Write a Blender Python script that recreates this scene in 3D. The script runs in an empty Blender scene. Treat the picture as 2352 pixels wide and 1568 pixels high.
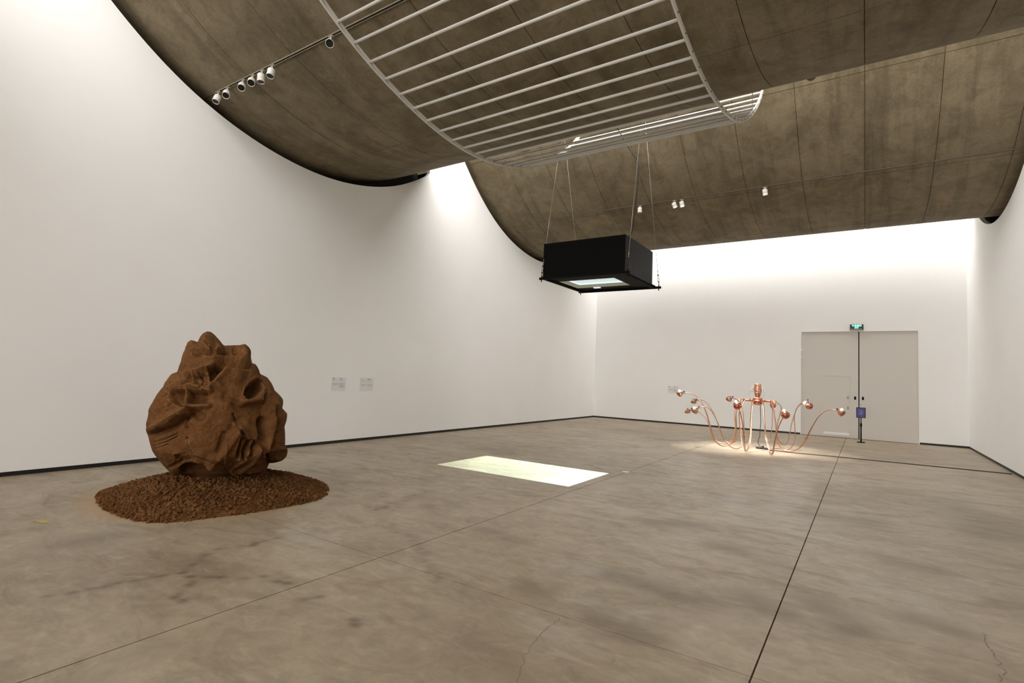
import bpy, math, random
import numpy as np
from mathutils import Vector, Matrix
from mathutils.geometry import tessellate_polygon

sc = bpy.context.scene
COL = sc.collection

# ------------------------------------------------------------------ camera
CAM_H = 1.65
yaw, pit, rol, F_PX = 0.588259948, 0.0635733343, 0.040156768, 1219.85284
fw = Vector((-math.sin(yaw) * math.cos(pit), math.cos(yaw) * math.cos(pit), math.sin(pit)))
rt = Vector((math.cos(yaw), math.sin(yaw), 0.0))
up = rt.cross(fw)
rt2 = math.cos(rol) * rt + math.sin(rol) * up
up2 = -math.sin(rol) * rt + math.cos(rol) * up
cam_d = bpy.data.cameras.new('camera')
cam_d.sensor_fit = 'HORIZONTAL'
cam_d.sensor_width = 36.0
cam_d.lens = F_PX / 2352 * 36.0
cam_d.clip_start = 0.05
cam_d.clip_end = 200
cam = bpy.data.objects.new('camera', cam_d)
COL.objects.link(cam)
mw = Matrix.Identity(4)
for i in range(3):
    mw[i][0], mw[i][1], mw[i][2] = rt2[i], up2[i], -fw[i]
mw[2][3] = CAM_H
cam.matrix_world = mw
sc.camera = cam

# ------------------------------------------------------------------ light and exposure
SKY = (1.0, 0.988, 0.970)
SKY_STRENGTH = 8.5
sc.view_settings.view_transform = 'Standard'
sc.view_settings.look = 'None'
sc.view_settings.gamma = 1.0
sc.view_settings.use_curve_mapping = False
sc.view_settings.exposure = 0.0
w = bpy.data.worlds.new('overcast_sky')
sc.world = w
w.use_nodes = True
w.node_tree.nodes['Background'].inputs[0].default_value = (*SKY, 1)
w.node_tree.nodes['Background'].inputs[1].default_value = SKY_STRENGTH
try:
    sc.cycles.diffuse_bounces = 5
    sc.cycles.max_bounces = 10
    sc.cycles.caustics_reflective = False
    sc.cycles.caustics_refractive = False
    sc.cycles.sample_clamp_indirect = 6.0
except Exception:
    pass

# room limits in metres (x across, y into the depth, z up)
XL, XR, YB, YF = -9.75, 2.61, -17.3, 21.17
BAY = 9.38            # spacing of the hanging vaults
WALL_TOP = 9.4

def portal(name, center, sx, sy, rot):
    d = bpy.data.lights.new(name, 'AREA')
    d.shape = 'RECTANGLE'; d.size = sx; d.size_y = sy
    d.energy = 1.0
    d.cycles.is_portal = True
    o = bpy.data.objects.new(name, d); COL.objects.link(o)
    o.location = center; o.rotation_euler = rot
    return o
WID = XR - XL + 1.3
XM = (XL + XR) / 2
LIP = {-2: 104, -1: 120, 0: 117, 1: 120}      # profile points kept before each vault's lip ends
LIPYZ = {-2: (9.20, 6.42), -1: (10.51, 7.27), 0: (10.26, 7.09)}
TOP = {-2: 0, -1: 0, 0: 0, 1: 10}            # first profile point of each vault's upper edge
TOPYZ = {-1: (1.56, 9.30), 0: (1.56, 9.30), 1: (2.13, 8.33)}
for k in (-2, -1, 0):  # the rearmost opening belongs to the added unseen bay
    a = Vector((LIPYZ[k][0] + BAY * k, LIPYZ[k][1])); b = Vector((TOPYZ[k + 1][0] + BAY * (k + 1), TOPYZ[k + 1][1]))
    m = (a + b) / 2; L = (b - a).length
    ang = math.atan2(b.y - a.y, b.x - a.x)          # plane's slope in y-z
    portal('skylight_opening', (XM, m.x, m.y), WID, L + .2, (ang, 0, 0))
portal('skylight_opening', (XM, (19.87 + YF) / 2, 7.5), WID, YF - 19.87 + .1, (0, 0, 0))

BACK_Z0, BACK_Z1 = 0.3, 5.2          # unseen opening added behind the camera to even out the wall light
portal('added_back_opening', (XM, YB - .06, (BACK_Z0 + BACK_Z1) / 2), XR - XL, BACK_Z1 - BACK_Z0, (math.pi / 2, 0, 0))

# ------------------------------------------------------------------ helpers
class MB:
    def __init__(s):
        s.v = []; s.f = []; s.sm = []
    def add(s, vs, fs, smooth=False):
        o = len(s.v)
        s.v += [tuple(map(float, p)) for p in vs]
        s.f += [tuple(i + o for i in f) for f in fs]
        s.sm += [smooth] * len(fs)
        return s
    def box(s, a, b):
        x0, y0, z0 = a; x1, y1, z1 = b
        return s.add([(x0,y0,z0),(x1,y0,z0),(x1,y1,z0),(x0,y1,z0),(x0,y0,z1),(x1,y0,z1),(x1,y1,z1),(x0,y1,z1)],
                     [(0,3,2,1),(4,5,6,7),(0,1,5,4),(1,2,6,5),(2,3,7,6),(3,0,4,7)])
    def bbox(s, a, b, e=.004):
        """box with chamfered edges"""
        x0,y0,z0 = a; x1,y1,z1 = b
        X=(x0,x1); Y=(y0,y1); Z=(z0,z1); sg=(1,-1)
        vs=[]; idx={}
        for i in (0,1):
            for j in (0,1):
                for k in (0,1):
                    c=(X[i],Y[j],Z[k]); d=(sg[i]*e,sg[j]*e,sg[k]*e)
                    for ax in range(3):
                        p=[c[n]+(0 if n==ax else d[n]) for n in range(3)]
                        idx[(i,j,k,ax)]=len(vs); vs.append(p)
        fs=[]
        I=idx
        for ax in range(3):
            o=[n for n in range(3) if n!=ax]
            for t in (0,1):
                def key(p,q):
                    kk=[0,0,0]; kk[ax]=t; kk[o[0]]=p; kk[o[1]]=q
                    return I[(kk[0],kk[1],kk[2],ax)]
                fs.append((key(0,0),key(1,0),key(1,1),key(0,1)))
        for ax in range(3):
            o=[n for n in range(3) if n!=ax]
            for p in (0,1):
                for q in (0,1):
                    def kk(t,face):
                        k3=[0,0,0]; k3[ax]=t; k3[o[0]]=p; k3[o[1]]=q
                        return I[(k3[0],k3[1],k3[2],face)]
                    fs.append((kk(0,o[0]),kk(1,o[0]),kk(1,o[1]),kk(0,o[1])))
        for i in (0,1):
            for j in (0,1):
                for k in (0,1):
                    fs.append((I[(i,j,k,0)],I[(i,j,k,1)],I[(i,j,k,2)]))
        return s.add(vs,fs)
    def tube(s, pts, r, n=8, caps=True):
        P=[Vector(p) for p in pts]
        R=r if isinstance(r,(list,tuple)) else [r]*len(P)
        T=[]
        for i in range(len(P)):
            a=P[max(i-1,0)]; b=P[min(i+1,len(P)-1)]
            t=(b-a); T.append(t.normalized() if t.length>1e-9 else Vector((0,0,1)))
        nrm=T[0].orthogonal().normalized()
        vs=[]; fs=[]
        for i,(p,t) in enumerate(zip(P,T)):
            nrm=(nrm-t*nrm.dot(t)).normalized(); bn=t.cross(nrm)
            for k in range(n):
                a=2*math.pi*k/n
                vs.append(p+(nrm*math.cos(a)+bn*math.sin(a))*R[i])
        for i in range(len(P)-1):
            for k in range(n):
                k2=(k+1)%n
                fs.append((i*n+k,i*n+k2,(i+1)*n+k2,(i+1)*n+k))
        s.add(vs,fs,True)
        if caps:
            o=len(s.v)-len(vs)
            s.f.append(tuple(o+k for k in reversed(range(n)))); s.sm.append(False)
            s.f.append(tuple(o+(len(P)-1)*n+k for k in range(n))); s.sm.append(False)
        return s
    def lathe(s, prof, n=24, org=(0,0,0), axis=(0,0,1), smooth=True, scale=(1,1)):
        ax=Vector(axis).normalized(); e1=ax.orthogonal().normalized(); e2=ax.cross(e1); O=Vector(org)
        vs=[]; fs=[]
        for r,h in prof:
            for k in range(n):
                a=2*math.pi*k/n
                vs.append(O+ax*h+(e1*math.cos(a)*scale[0]+e2*math.sin(a)*scale[1])*r)
        for i in range(len(prof)-1):
            for k in range(n):
                k2=(k+1)%n
                fs.append((i*n+k,i*n+k2,(i+1)*n+k2,(i+1)*n+k))
        s.add(vs,fs,smooth)
        o=len(s.v)-len(vs)
        if prof[0][0]>1e-5:
            s.f.append(tuple(o+k for k in reversed(range(n)))); s.sm.append(False)
        if prof[-1][0]>1e-5:
            s.f.append(tuple(o+(len(prof)-1)*n+k for k in range(n))); s.sm.append(False)
        return s
    def ball(s, c, r, n=12, m=8, sq=(1,1,1)):
        prof=[(max(math.sin(math.pi*i/m),1e-6)*r, -math.cos(math.pi*i/m)*r) for i in range(m+1)]
        b=MB().lathe(prof,n)
        return s.add([(c[0]+p[0]*sq[0],c[1]+p[1]*sq[1],c[2]+p[2]*sq[2]) for p in b.v],b.f,True)
    def prism_yz(s, poly, x0, x1):
        """closed polygon in y-z, extruded along x"""
        n=len(poly)
        vs=[(x0,p[0],p[1]) for p in poly]+[(x1,p[0],p[1]) for p in poly]
        tri=tessellate_polygon([[Vector((p[0],p[1],0)) for p in poly]])
        fs=[tuple(t) for t in tri]+[tuple(i+n for i in reversed(t)) for t in tri]
        fs+=[(i,(i+1)%n,(i+1)%n+n,i+n) for i in range(n)]
        return s.add(vs,fs)
    def build(s, name, mat, parent=None, **props):
        me=bpy.data.meshes.new(name)
        me.from_pydata(s.v,[],s.f)
        me.polygons.foreach_set('use_smooth',s.sm)
        if mat is not None: me.materials.append(mat)
        me.validate(); me.update()
        o=bpy.data.objects.new(name,me); COL.objects.link(o)
        if parent is not None: o.parent=parent
        for k,v in props.items(): o[k]=v
        return o

def empty(name, loc, label, cat, group=None):
    o=bpy.data.objects.new(name,None); COL.objects.link(o)
    o.empty_display_size=.1; o.location=loc
    tag(o,label,cat,group); return o
def tag(o,label,cat,group=None):
    o['label']=label; o['category']=cat
    if group: o['group']=group
    return o
def struct(o,label=None):
    o['kind']='structure'
    if label: o['label']=label
    return o
def local(mb, loc):
    mb.v=[(p[0]-loc[0],p[1]-loc[1],p[2]-loc[2]) for p in mb.v]; return mb

# ------------------------------------------------------------------ materials
def N(nt,t,**kw):
    n=nt.nodes.new(t)
    for k,v in kw.items(): setattr(n,k,v)
    return n
def base_mat(name, col=(.5,.5,.5), rough=.5, metal=0.0, spec=.5):
    m=bpy.data.materials.new(name); m.use_nodes=True
    b=m.node_tree.nodes['Principled BSDF']
    b.inputs['Base Color'].default_value=(*col,1); b.inputs['Roughness'].default_value=rough
    b.inputs['Metallic'].default_value=metal; b.inputs['Specular IOR Level'].default_value=spec
    return m,m.node_tree,b
def pos(nt,scale=(1,1,1)):
    g=N(nt,'ShaderNodeNewGeometry'); mp=N(nt,'ShaderNodeMapping')
    mp.inputs['Scale'].default_value=scale
    nt.links.new(g.outputs['Position'],mp.inputs['Vector']); return mp.outputs[0]
def noise(nt,vec,scale,detail=5,rough=.55,dist=0.0):
    n=N(nt,'ShaderNodeTexNoise'); n.inputs['Scale'].default_value=scale; n.inputs['Detail'].default_value=detail
    n.inputs['Roughness'].default_value=rough; n.inputs['Distortion'].default_value=dist
    nt.links.new(vec,n.inputs['Vector']); return n.outputs['Fac']
def ramp(nt,fac,stops):
    r=N(nt,'ShaderNodeValToRGB'); e=r.color_ramp.elements
    while len(e)<len(stops): e.new(.5)
    for el,(p,c) in zip(e,stops):
        el.position=p; el.color=(*c,1) if len(c)==3 else c
    nt.links.new(fac,r.inputs['Fac']); return r.outputs['Color']
def mix(nt,fac,a,b,mode='MIX'):
    n=N(nt,'ShaderNodeMix',data_type='RGBA',blend_type=mode)
    if isinstance(fac,(int,float)): n.inputs[0].default_value=fac
    else: nt.links.new(fac,n.inputs[0])
    for s,i in ((a,6),(b,7)):
        if isinstance(s,tuple): n.inputs[i].default_value=(*s,1)
        else: nt.links.new(s,n.inputs[i])
    return n.outputs[2]
def bump(nt,b,h,strength=.3,dist=.01):
    n=N(nt,'ShaderNodeBump'); n.inputs['Strength'].default_value=strength; n.inputs['Distance'].default_value=dist
    nt.links.new(h,n.inputs['Height']); nt.links.new(n.outputs[0],b.inputs['Normal'])
def math_(nt,op,a,b=None,clamp=False):
    n=N(nt,'ShaderNodeMath',operation=op,use_clamp=clamp)
    for s,i in ((a,0),(b,1)):
        if s is None: continue
        if isinstance(s,(int,float)): n.inputs[i].default_value=s
        else: nt.links.new(s,n.inputs[i])
    return n.outputs[0]
g3=lambda v:(v,v,v)

def mk_wall():
    m,nt,b=base_mat('white_wall_paint',(.865,.855,.838),.75,spec=.25)
    p=pos(nt); c=ramp(nt,noise(nt,p,.9,4),[(.3,(.855,.843,.824)),(.7,(.875,.865,.848))])
    nt.links.new(c,b.inputs['Base Color']); bump(nt,b,noise(nt,p,60,3),.03,.002); return m
def mk_ceiling():
    m,nt,b=base_mat('ceiling_concrete',(.2,.17,.12),.8,spec=.25)
    p=pos(nt)
    big=noise(nt,p,.8,5,.62,.5)
    c1=ramp(nt,big,[(.28,(0.133,0.104,0.062)),(.5,(0.197,0.158,0.099)),(.72,(0.258,0.212,0.138))])
    st=noise(nt,pos(nt,(3.4,.30,.30)),1.1,5,.64,.2)          # stains running down the curve
    c2=mix(nt,math_(nt,'MULTIPLY',ramp(nt,st,[(.48,g3(0)),(.70,g3(1))]),.55),c1,(0.081,0.061,0.036))
    blot=noise(nt,p,3.1,6,.70,.7)
    c3=mix(nt,math_(nt,'MULTIPLY',ramp(nt,blot,[(.50,g3(0)),(.70,g3(1))]),.50),c2,(0.091,0.070,0.041))
    c4=mix(nt,math_(nt,'MULTIPLY',ramp(nt,blot,[(.28,g3(1)),(.46,g3(0))]),.40),c3,(0.310,0.265,0.183))
    fine=noise(nt,p,24,3,.7)
    c5=mix(nt,.4,c4,ramp(nt,fine,[(.3,g3(.62)),(.7,g3(1.18))]),'MULTIPLY')
    nt.links.new(c5,b.inputs['Base Color']); bump(nt,b,fine,.12,.004); return m
def mk_floor():
    m,nt,b=base_mat('floor_concrete',(.3,.27,.22),.45,spec=.5)
    p=pos(nt)
    big=noise(nt,p,.55,4,.6,.5)
    c=ramp(nt,big,[(.3,(0.228,0.172,0.113)),(.5,(0.299,0.237,0.162)),(.7,(0.356,0.291,0.206))])
    mp=N(nt,'ShaderNodeMapping'); mp.inputs['Rotation'].default_value=(0,0,.35); mp.inputs['Scale'].default_value=(.85,2.1,1)   # trowel streaks
    g=N(nt,'ShaderNodeNewGeometry'); nt.links.new(g.outputs['Position'],mp.inputs['Vector'])
    s1=noise(nt,mp.outputs[0],1.35,6,.66,1.2)
    c=mix(nt,math_(nt,'MULTIPLY',ramp(nt,s1,[(.50,g3(0)),(.66,g3(1))]),.44),c,(0.160,0.114,0.069))
    s2=noise(nt,mp.outputs[0],2.7,6,.70,1.4)
    c=mix(nt,math_(nt,'MULTIPLY',ramp(nt,s2,[(.50,g3(0)),(.70,g3(1))]),.40),c,(0.441,0.372,0.271))
    s3=noise(nt,p,5.5,6,.74,.8)
    c=mix(nt,.5,c,ramp(nt,s3,[(.32,g3(.66)),(.66,g3(1.24))]),'MULTIPLY')
    a=N(nt,'ShaderNodeAttribute',attribute_name='stain')
    sep=N(nt,'ShaderNodeSeparateColor'); nt.links.new(a.outputs['Color'],sep.inputs[0])
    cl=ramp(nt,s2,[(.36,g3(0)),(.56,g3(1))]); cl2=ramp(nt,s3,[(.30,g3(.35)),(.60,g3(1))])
    c=mix(nt,math_(nt,'MULTIPLY',a.outputs['Alpha'],cl2),c,(0.116,0.083,0.050))
    c=mix(nt,sep.outputs[0],c,(0.101,0.074,0.047))
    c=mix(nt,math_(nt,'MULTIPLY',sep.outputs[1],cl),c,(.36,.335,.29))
    c=mix(nt,sep.outputs[2],c,(0.338,0.209,0.095))
    nt.links.new(c,b.inputs['Base Color'])
    nt.links.new(ramp(nt,s1,[(.3,g3(.38)),(.75,g3(.52))]),b.inputs['Roughness'])
    bump(nt,b,s3,.05,.006); return m
def mk_clay(name,k=1.0,worn_creased=True):
    m,nt,b=base_mat(name,(.2,.1,.05),.95,spec=.1)
    p=pos(nt)
    c=ramp(nt,noise(nt,p,4.5,6,.64,.4),[(.28,(.135*k,.054*k,.017*k)),(.52,(.205*k,.088*k,.029*k)),(.75,(.275*k,.130*k,.048*k))])
    n2=noise(nt,p,34,5,.72)
    c=mix(nt,.6,c,ramp(nt,n2,[(.3,g3(.55)),(.7,g3(1.30))]),'MULTIPLY')
    g=N(nt,'ShaderNodeNewGeometry')                       # worn, dusty crests
    if worn_creased: c=mix(nt,ramp(nt,g.outputs['Pointiness'],[(.515,g3(0)),(.60,g3(.75))]),c,(.36*k,.185*k,.076*k))
    if worn_creased: c=mix(nt,ramp(nt,g.outputs['Pointiness'],[(.40,g3(.6)),(.485,g3(0))]),c,(.085*k,.036*k,.014*k))  # concave creases tinted darker
    nt.links.new(c,b.inputs['Base Color'])
    bump(nt,b,math_(nt,'ADD',noise(nt,p,20,6,.72,.3),math_(nt,'MULTIPLY',n2,.5)),.45,.022); return m
def mk_metal(name,col,rough,k=.12):
    m,nt,b=base_mat(name,col,rough,1.0)
    p=pos(nt); lo=tuple(c*(1-k) for c in col)
    nt.links.new(mix(nt,noise(nt,p,9,5),lo,col),b.inputs['Base Color'])
    nt.links.new(ramp(nt,noise(nt,p,14,4),[(.3,g3(rough*.7)),(.7,g3(rough*1.3))]),b.inputs['Roughness']); return m
def mk_plain(name,col,rough=.5,k=.1,spec=.4,scale=8):
    m,nt,b=base_mat(name,col,rough,0,spec)
    p=pos(nt); lo=tuple(c*(1-k) for c in col)
    nt.links.new(mix(nt,noise(nt,p,scale,4),lo,col),b.inputs['Base Color']); return m
def mk_emit(name,col,s):
    m,nt,b=base_mat(name,(.8,.8,.8),.4)
    b.inputs['Emission Color'].default_value=(*col,1); b.inputs['Emission Strength'].default_value=s
    try: m.cycles.emission_sampling='NONE'      # too small to light the room
    except Exception: pass
    return m
def mk_black_panel():
    m,nt,b=base_mat('black_sheet_side',(.02,.02,.02),.6,0,.2)
    s=noise(nt,pos(nt,(1,9,.5)),2.0,5,.6)
    c=ramp(nt,s,[(.35,(.004,.004,.0045)),(.6,(.011,.0095,.010)),(.8,(.026,.019,.020))])
    nt.links.new(c,b.inputs['Base Color']); return m

M={}
M['wall']=mk_wall(); M['ceil']=mk_ceiling(); M['floor']=mk_floor()
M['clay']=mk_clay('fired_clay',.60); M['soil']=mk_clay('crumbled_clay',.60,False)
M['black']=mk_plain('black_skirting_and_shade',(.012,.012,.012),.5)
M['door']=mk_plain('door_paint',(.63,.595,.545),.6,.03)
M['frame']=mk_plain('door_frame_paint',(.84,.815,.78),.55,.03)
M['joint']=mk_plain('joint_filler',(.03,.023,.016),.8)
M['copper']=mk_metal('polished_copper',(.60,.31,.20),.33)
M['dcopper']=mk_metal('dark_copper',(.50,.17,.105),.3)
M['chrome']=mk_metal('chrome',(.80,.80,.80),.15)
M['white_tube']=mk_plain('white_tube_paint',(.62,.60,.55),.35,.12)
M['white_can']=mk_plain('white_lamp_paint',(.74,.71,.65),.4,.06)
M['lens']=mk_plain('dark_lens',(.012,.012,.013),.2)
M['track']=mk_plain('track_paint',(.30,.262,.20),.55)
M['track2']=mk_plain('grey_track_paint',(.15,.126,.09),.7)
M['bk']=mk_plain('matt_black_metal',(.0022,.0022,.0024),.7,.1,.12)
M['bkside']=mk_black_panel()
M['cable']=mk_plain('black_rubber',(.015,.013,.012),.6)
M['wire']=mk_metal('steel_wire',(.55,.53,.48),.35)
M['paper']=mk_plain('grey_print_paper',(.76,.755,.765),.6,.03)
M['ink']=mk_plain('grey_ink',(.47,.465,.475),.7)
M['dink']=mk_plain('dark_ink',(.13,.13,.13),.7)
M['glow']=mk_emit('lit_tray',(.66,.86,.92),.62)
M['tray']=mk_plain('pale_tray_rim',(.66,.70,.62),.5)
M['led']=mk_emit('led',(.86,.90,1.0),40)
M['ledoff']=mk_plain('clear_bulb',(.75,.77,.8),.15)
M['exit_g']=mk_emit('exit_letters',(.10,1.0,.55),2.6)
M['exit_b']=mk_plain('exit_face',(.004,.022,.014),.3)
M['exit_c']=mk_plain('exit_case',(.05,.048,.042),.45)
M['alu']=mk_plain('grey_trim',(.28,.27,.24),.4)
M['screen']=mk_plain('purple_print',(.070,.062,.240),.4,.15)
M['screen_ink']=mk_plain('lilac_print',(.30,.30,.58),.5)
M['tape']=mk_plain('yellow_tape',(.46,.33,.10),.6)
M['warm_bounce']=mk_plain('warm_bounce_paint',(.62,.47,.32),.8,.08)  # unseen back wall coloured to throw warm bounce light forward
M['plate']=mk_plain('pale_plate',(.68,.68,.62),.5)

# ------------------------------------------------------------------ measured shapes (metres)
OUT=[[-0.247,2.048],[-0.207,2.044],[-0.154,2.009],[-0.105,1.945],[-0.044,1.881],[0.047,1.892],[0.128,1.901],[0.197,1.925],[0.247,1.889],[0.273,1.844],[0.273,1.758],[0.29,1.676],[0.333,1.661],[0.374,1.59],[0.395,1.531],[0.477,1.487],[0.53,1.422],[0.586,1.316],[0.692,1.204],[0.693,1.083],[0.76,1.015],[0.753,0.928],[0.733,0.847],[0.751,0.699],[0.755,0.592],[0.789,0.551],[0.782,0.457],[0.742,0.406],[0.645,0.379],[0.572,0.372],[0.558,0.307],[0.532,0.23],[0.414,0.21],[0.124,0.186],[-0.113,0.212],[-0.258,0.244],[-0.409,0.265],[-0.505,0.282],[-0.572,0.346],[-0.641,0.446],[-0.721,0.57],[-0.768,0.728],[-0.796,0.837],[-0.807,0.898],[-0.792,0.994],[-0.787,1.067],[-0.752,1.153],[-0.708,1.257],[-0.661,1.338],[-0.653,1.375],[-0.588,1.495],[-0.532,1.528],[-0.504,1.655],[-0.476,1.794],[-0.455,1.89],[-0.414,1.924],[-0.337,1.904],[-0.333,1.93],[-0.309,1.982],[-0.289,2.016]]
FEAT=[[[[0.251,1.529],[0.352,1.452]],0.047,0.07],[[[0.001,1.545],[-0.104,1.419],[-0.025,1.311]],0.036,0.06],[[[0.162,1.177],[0.26,1.181],[0.359,1.209]],0.031,0.07],[[[-0.227,1.678],[0.088,1.705],[0.292,1.641]],0.062,0.08],[[[-0.398,1.517],[-0.24,1.583],[-0.139,1.61]],0.036,0.06],[[[-0.536,1.315],[-0.366,1.381],[-0.159,1.331]],0.031,0.06],[[[-0.766,0.841],[-0.544,0.991],[-0.376,1.111]],0.047,0.09],[[[-0.348,1.141],[-0.147,1.158]],0.029,0.06],[[[-0.306,0.755],[-0.24,0.645],[-0.072,0.594]],0.042,0.06],[[[-0.088,0.503],[0.033,0.401],[0.159,0.306]],0.052,0.08],[[[0.445,0.363],[0.223,0.352]],0.052,0.06],[[[-0.068,0.516],[0.084,0.765],[0.159,0.908]],0.052,0.06],[[[0.256,0.767],[0.189,0.567]],0.019,0.03],[[[0.325,0.736],[0.261,0.559]],0.019,0.03],[[[0.487,1.136],[0.499,0.884],[0.474,0.624]],0.036,0.08],[[[0.422,1.336],[0.535,1.258],[0.566,1.157]],0.047,0.07],[[[0.642,0.996],[0.715,0.633]],0.052,0.05],[[[0.678,0.435],[0.773,0.511]],0.052,0.07],[[[0.244,0.928],[0.352,0.822]],0.062,0.05],[[[-0.425,0.609],[-0.256,0.541],[-0.07,0.555]],0.042,0.04],[[[-0.377,1.718],[-0.271,1.91]],0.073,0.05],[[[0.169,1.875],[0.196,1.748]],0.052,0.05],[[[-0.332,1.463],[-0.227,1.421]],0.052,0.04],[[[-0.607,1.149],[-0.53,1.247]],0.042,0.04],[[[-0.119,1.413],[-0.05,1.532],[0.001,1.551]],0.027,0.05],[[[0.347,1.433],[0.381,1.324],[0.37,1.215]],0.027,0.05],[[[0.289,1.439],[0.215,1.372],[0.169,1.242]],0.023,0.045],[[[-0.432,1.321],[-0.435,1.149]],0.015,0.035],[[[-0.382,1.323],[-0.359,1.152]],0.017,0.05],[[[-0.183,1.515],[-0.162,1.377]],0.017,0.03],[[[-0.307,1.406],[-0.336,1.509]],0.017,0.04],[[[0.053,0.754],[0.057,0.537]],0.017,0.03],[[[0.219,0.537],[0.109,0.395]],0.019,0.03],[[[0.4,0.662],[0.345,0.507],[0.22,0.382]],0.021,0.045],[[[0.124,0.957],[0.213,0.906],[0.276,0.79]],0.023,0.05],[[[-0.226,0.555],[-0.067,0.489]],0.026,0.035],[[[0.501,1.011],[0.529,0.816]],0.017,0.04],[[[0.596,1.091],[0.627,0.868]],0.019,0.04],[[[0.62,0.384],[0.754,0.405],[0.784,0.524]],0.023,0.05],[[[-0.258,1.785],[-0.253,1.937],[-0.224,2.04]],0.042,0.05],[[[-0.123,1.944],[-0.068,1.783]],0.027,0.04],[[[0.124,1.871],[0.23,1.763]],0.025,0.035],[[[-0.436,1.764],[-0.458,1.596]],0.027,0.04],[[[-0.614,1.356],[-0.544,1.406],[-0.481,1.514]],0.023,0.04],[[[-0.69,1.211],[-0.608,1.287]],0.023,0.035],[[[-0.304,1.908],[-0.304,1.819],[-0.192,1.751]],0.023,-0.05],[[[-0.019,1.848],[0.009,1.762]],0.025,-0.05],[[[0.354,1.532],[0.346,1.458]],0.017,-0.05],[[[-0.632,1.309],[-0.541,1.372]],0.015,-0.04],[[[-0.707,1.139],[-0.647,1.238]],0.015,-0.04],[[[0.433,1.335],[0.418,1.189]],0.017,-0.05],[[[0.567,1.131],[0.582,0.926]],0.015,-0.05],[[[-0.338,0.79],[-0.26,0.632]],0.015,-0.03],[[[0.49,0.594],[0.558,0.399]],0.021,-0.07],[[[-0.708,0.796],[-0.509,0.911],[-0.351,1.037]],0.036,-0.06],[[[-0.325,1.096],[-0.22,1.03]],0.052,-0.07],[[[-0.72,0.691],[-0.579,0.758],[-0.453,0.832]],0.01,-0.02],[[[-0.707,0.654],[-0.556,0.729],[-0.442,0.808]],0.01,-0.02],[[[-0.684,0.623],[-0.545,0.699]],0.01,-0.02],[[[0.21,0.795],[0.165,0.595]],0.016,-0.08],[[[0.29,0.752],[0.222,0.557]],0.015,-0.08],[[[0.366,0.719],[0.298,0.582]],0.017,-0.09],[[[0.414,0.992],[0.416,0.739]],0.036,-0.11],[[[0.57,0.784],[0.544,0.667]],0.047,-0.15],[[[0.685,0.514],[0.722,0.533]],0.039,-0.11],[[[-0.338,0.396],[-0.105,0.407],[0.068,0.355]],0.052,-0.15],[[[0.209,0.256],[0.33,0.227]],0.073,-0.15],[[[-0.339,1.756],[-0.149,1.742],[-0.023,1.748]],0.036,-0.06],[[[-0.509,1.477],[-0.593,1.357]],0.042,-0.06],[[[-0.657,1.074],[-0.593,1.242]],0.031,-0.05],[[[-0.153,1.79],[-0.146,1.956]],0.031,-0.04],[[[0.07,1.829],[0.086,1.742]],0.031,-0.05],[[[-0.401,1.024],[-0.364,0.908]],0.019,-0.03],[[[0.026,0.852],[-0.014,0.669]],0.031,-0.03],[[[0.096,1.065],[0.145,0.957],[0.218,0.832]],0.015,-0.03],[[[-0.242,1.351],[-0.228,1.444],[-0.276,1.523]],0.012,-0.025],[[[-0.543,0.369],[-0.403,0.49]],0.023,-0.04]]
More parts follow.
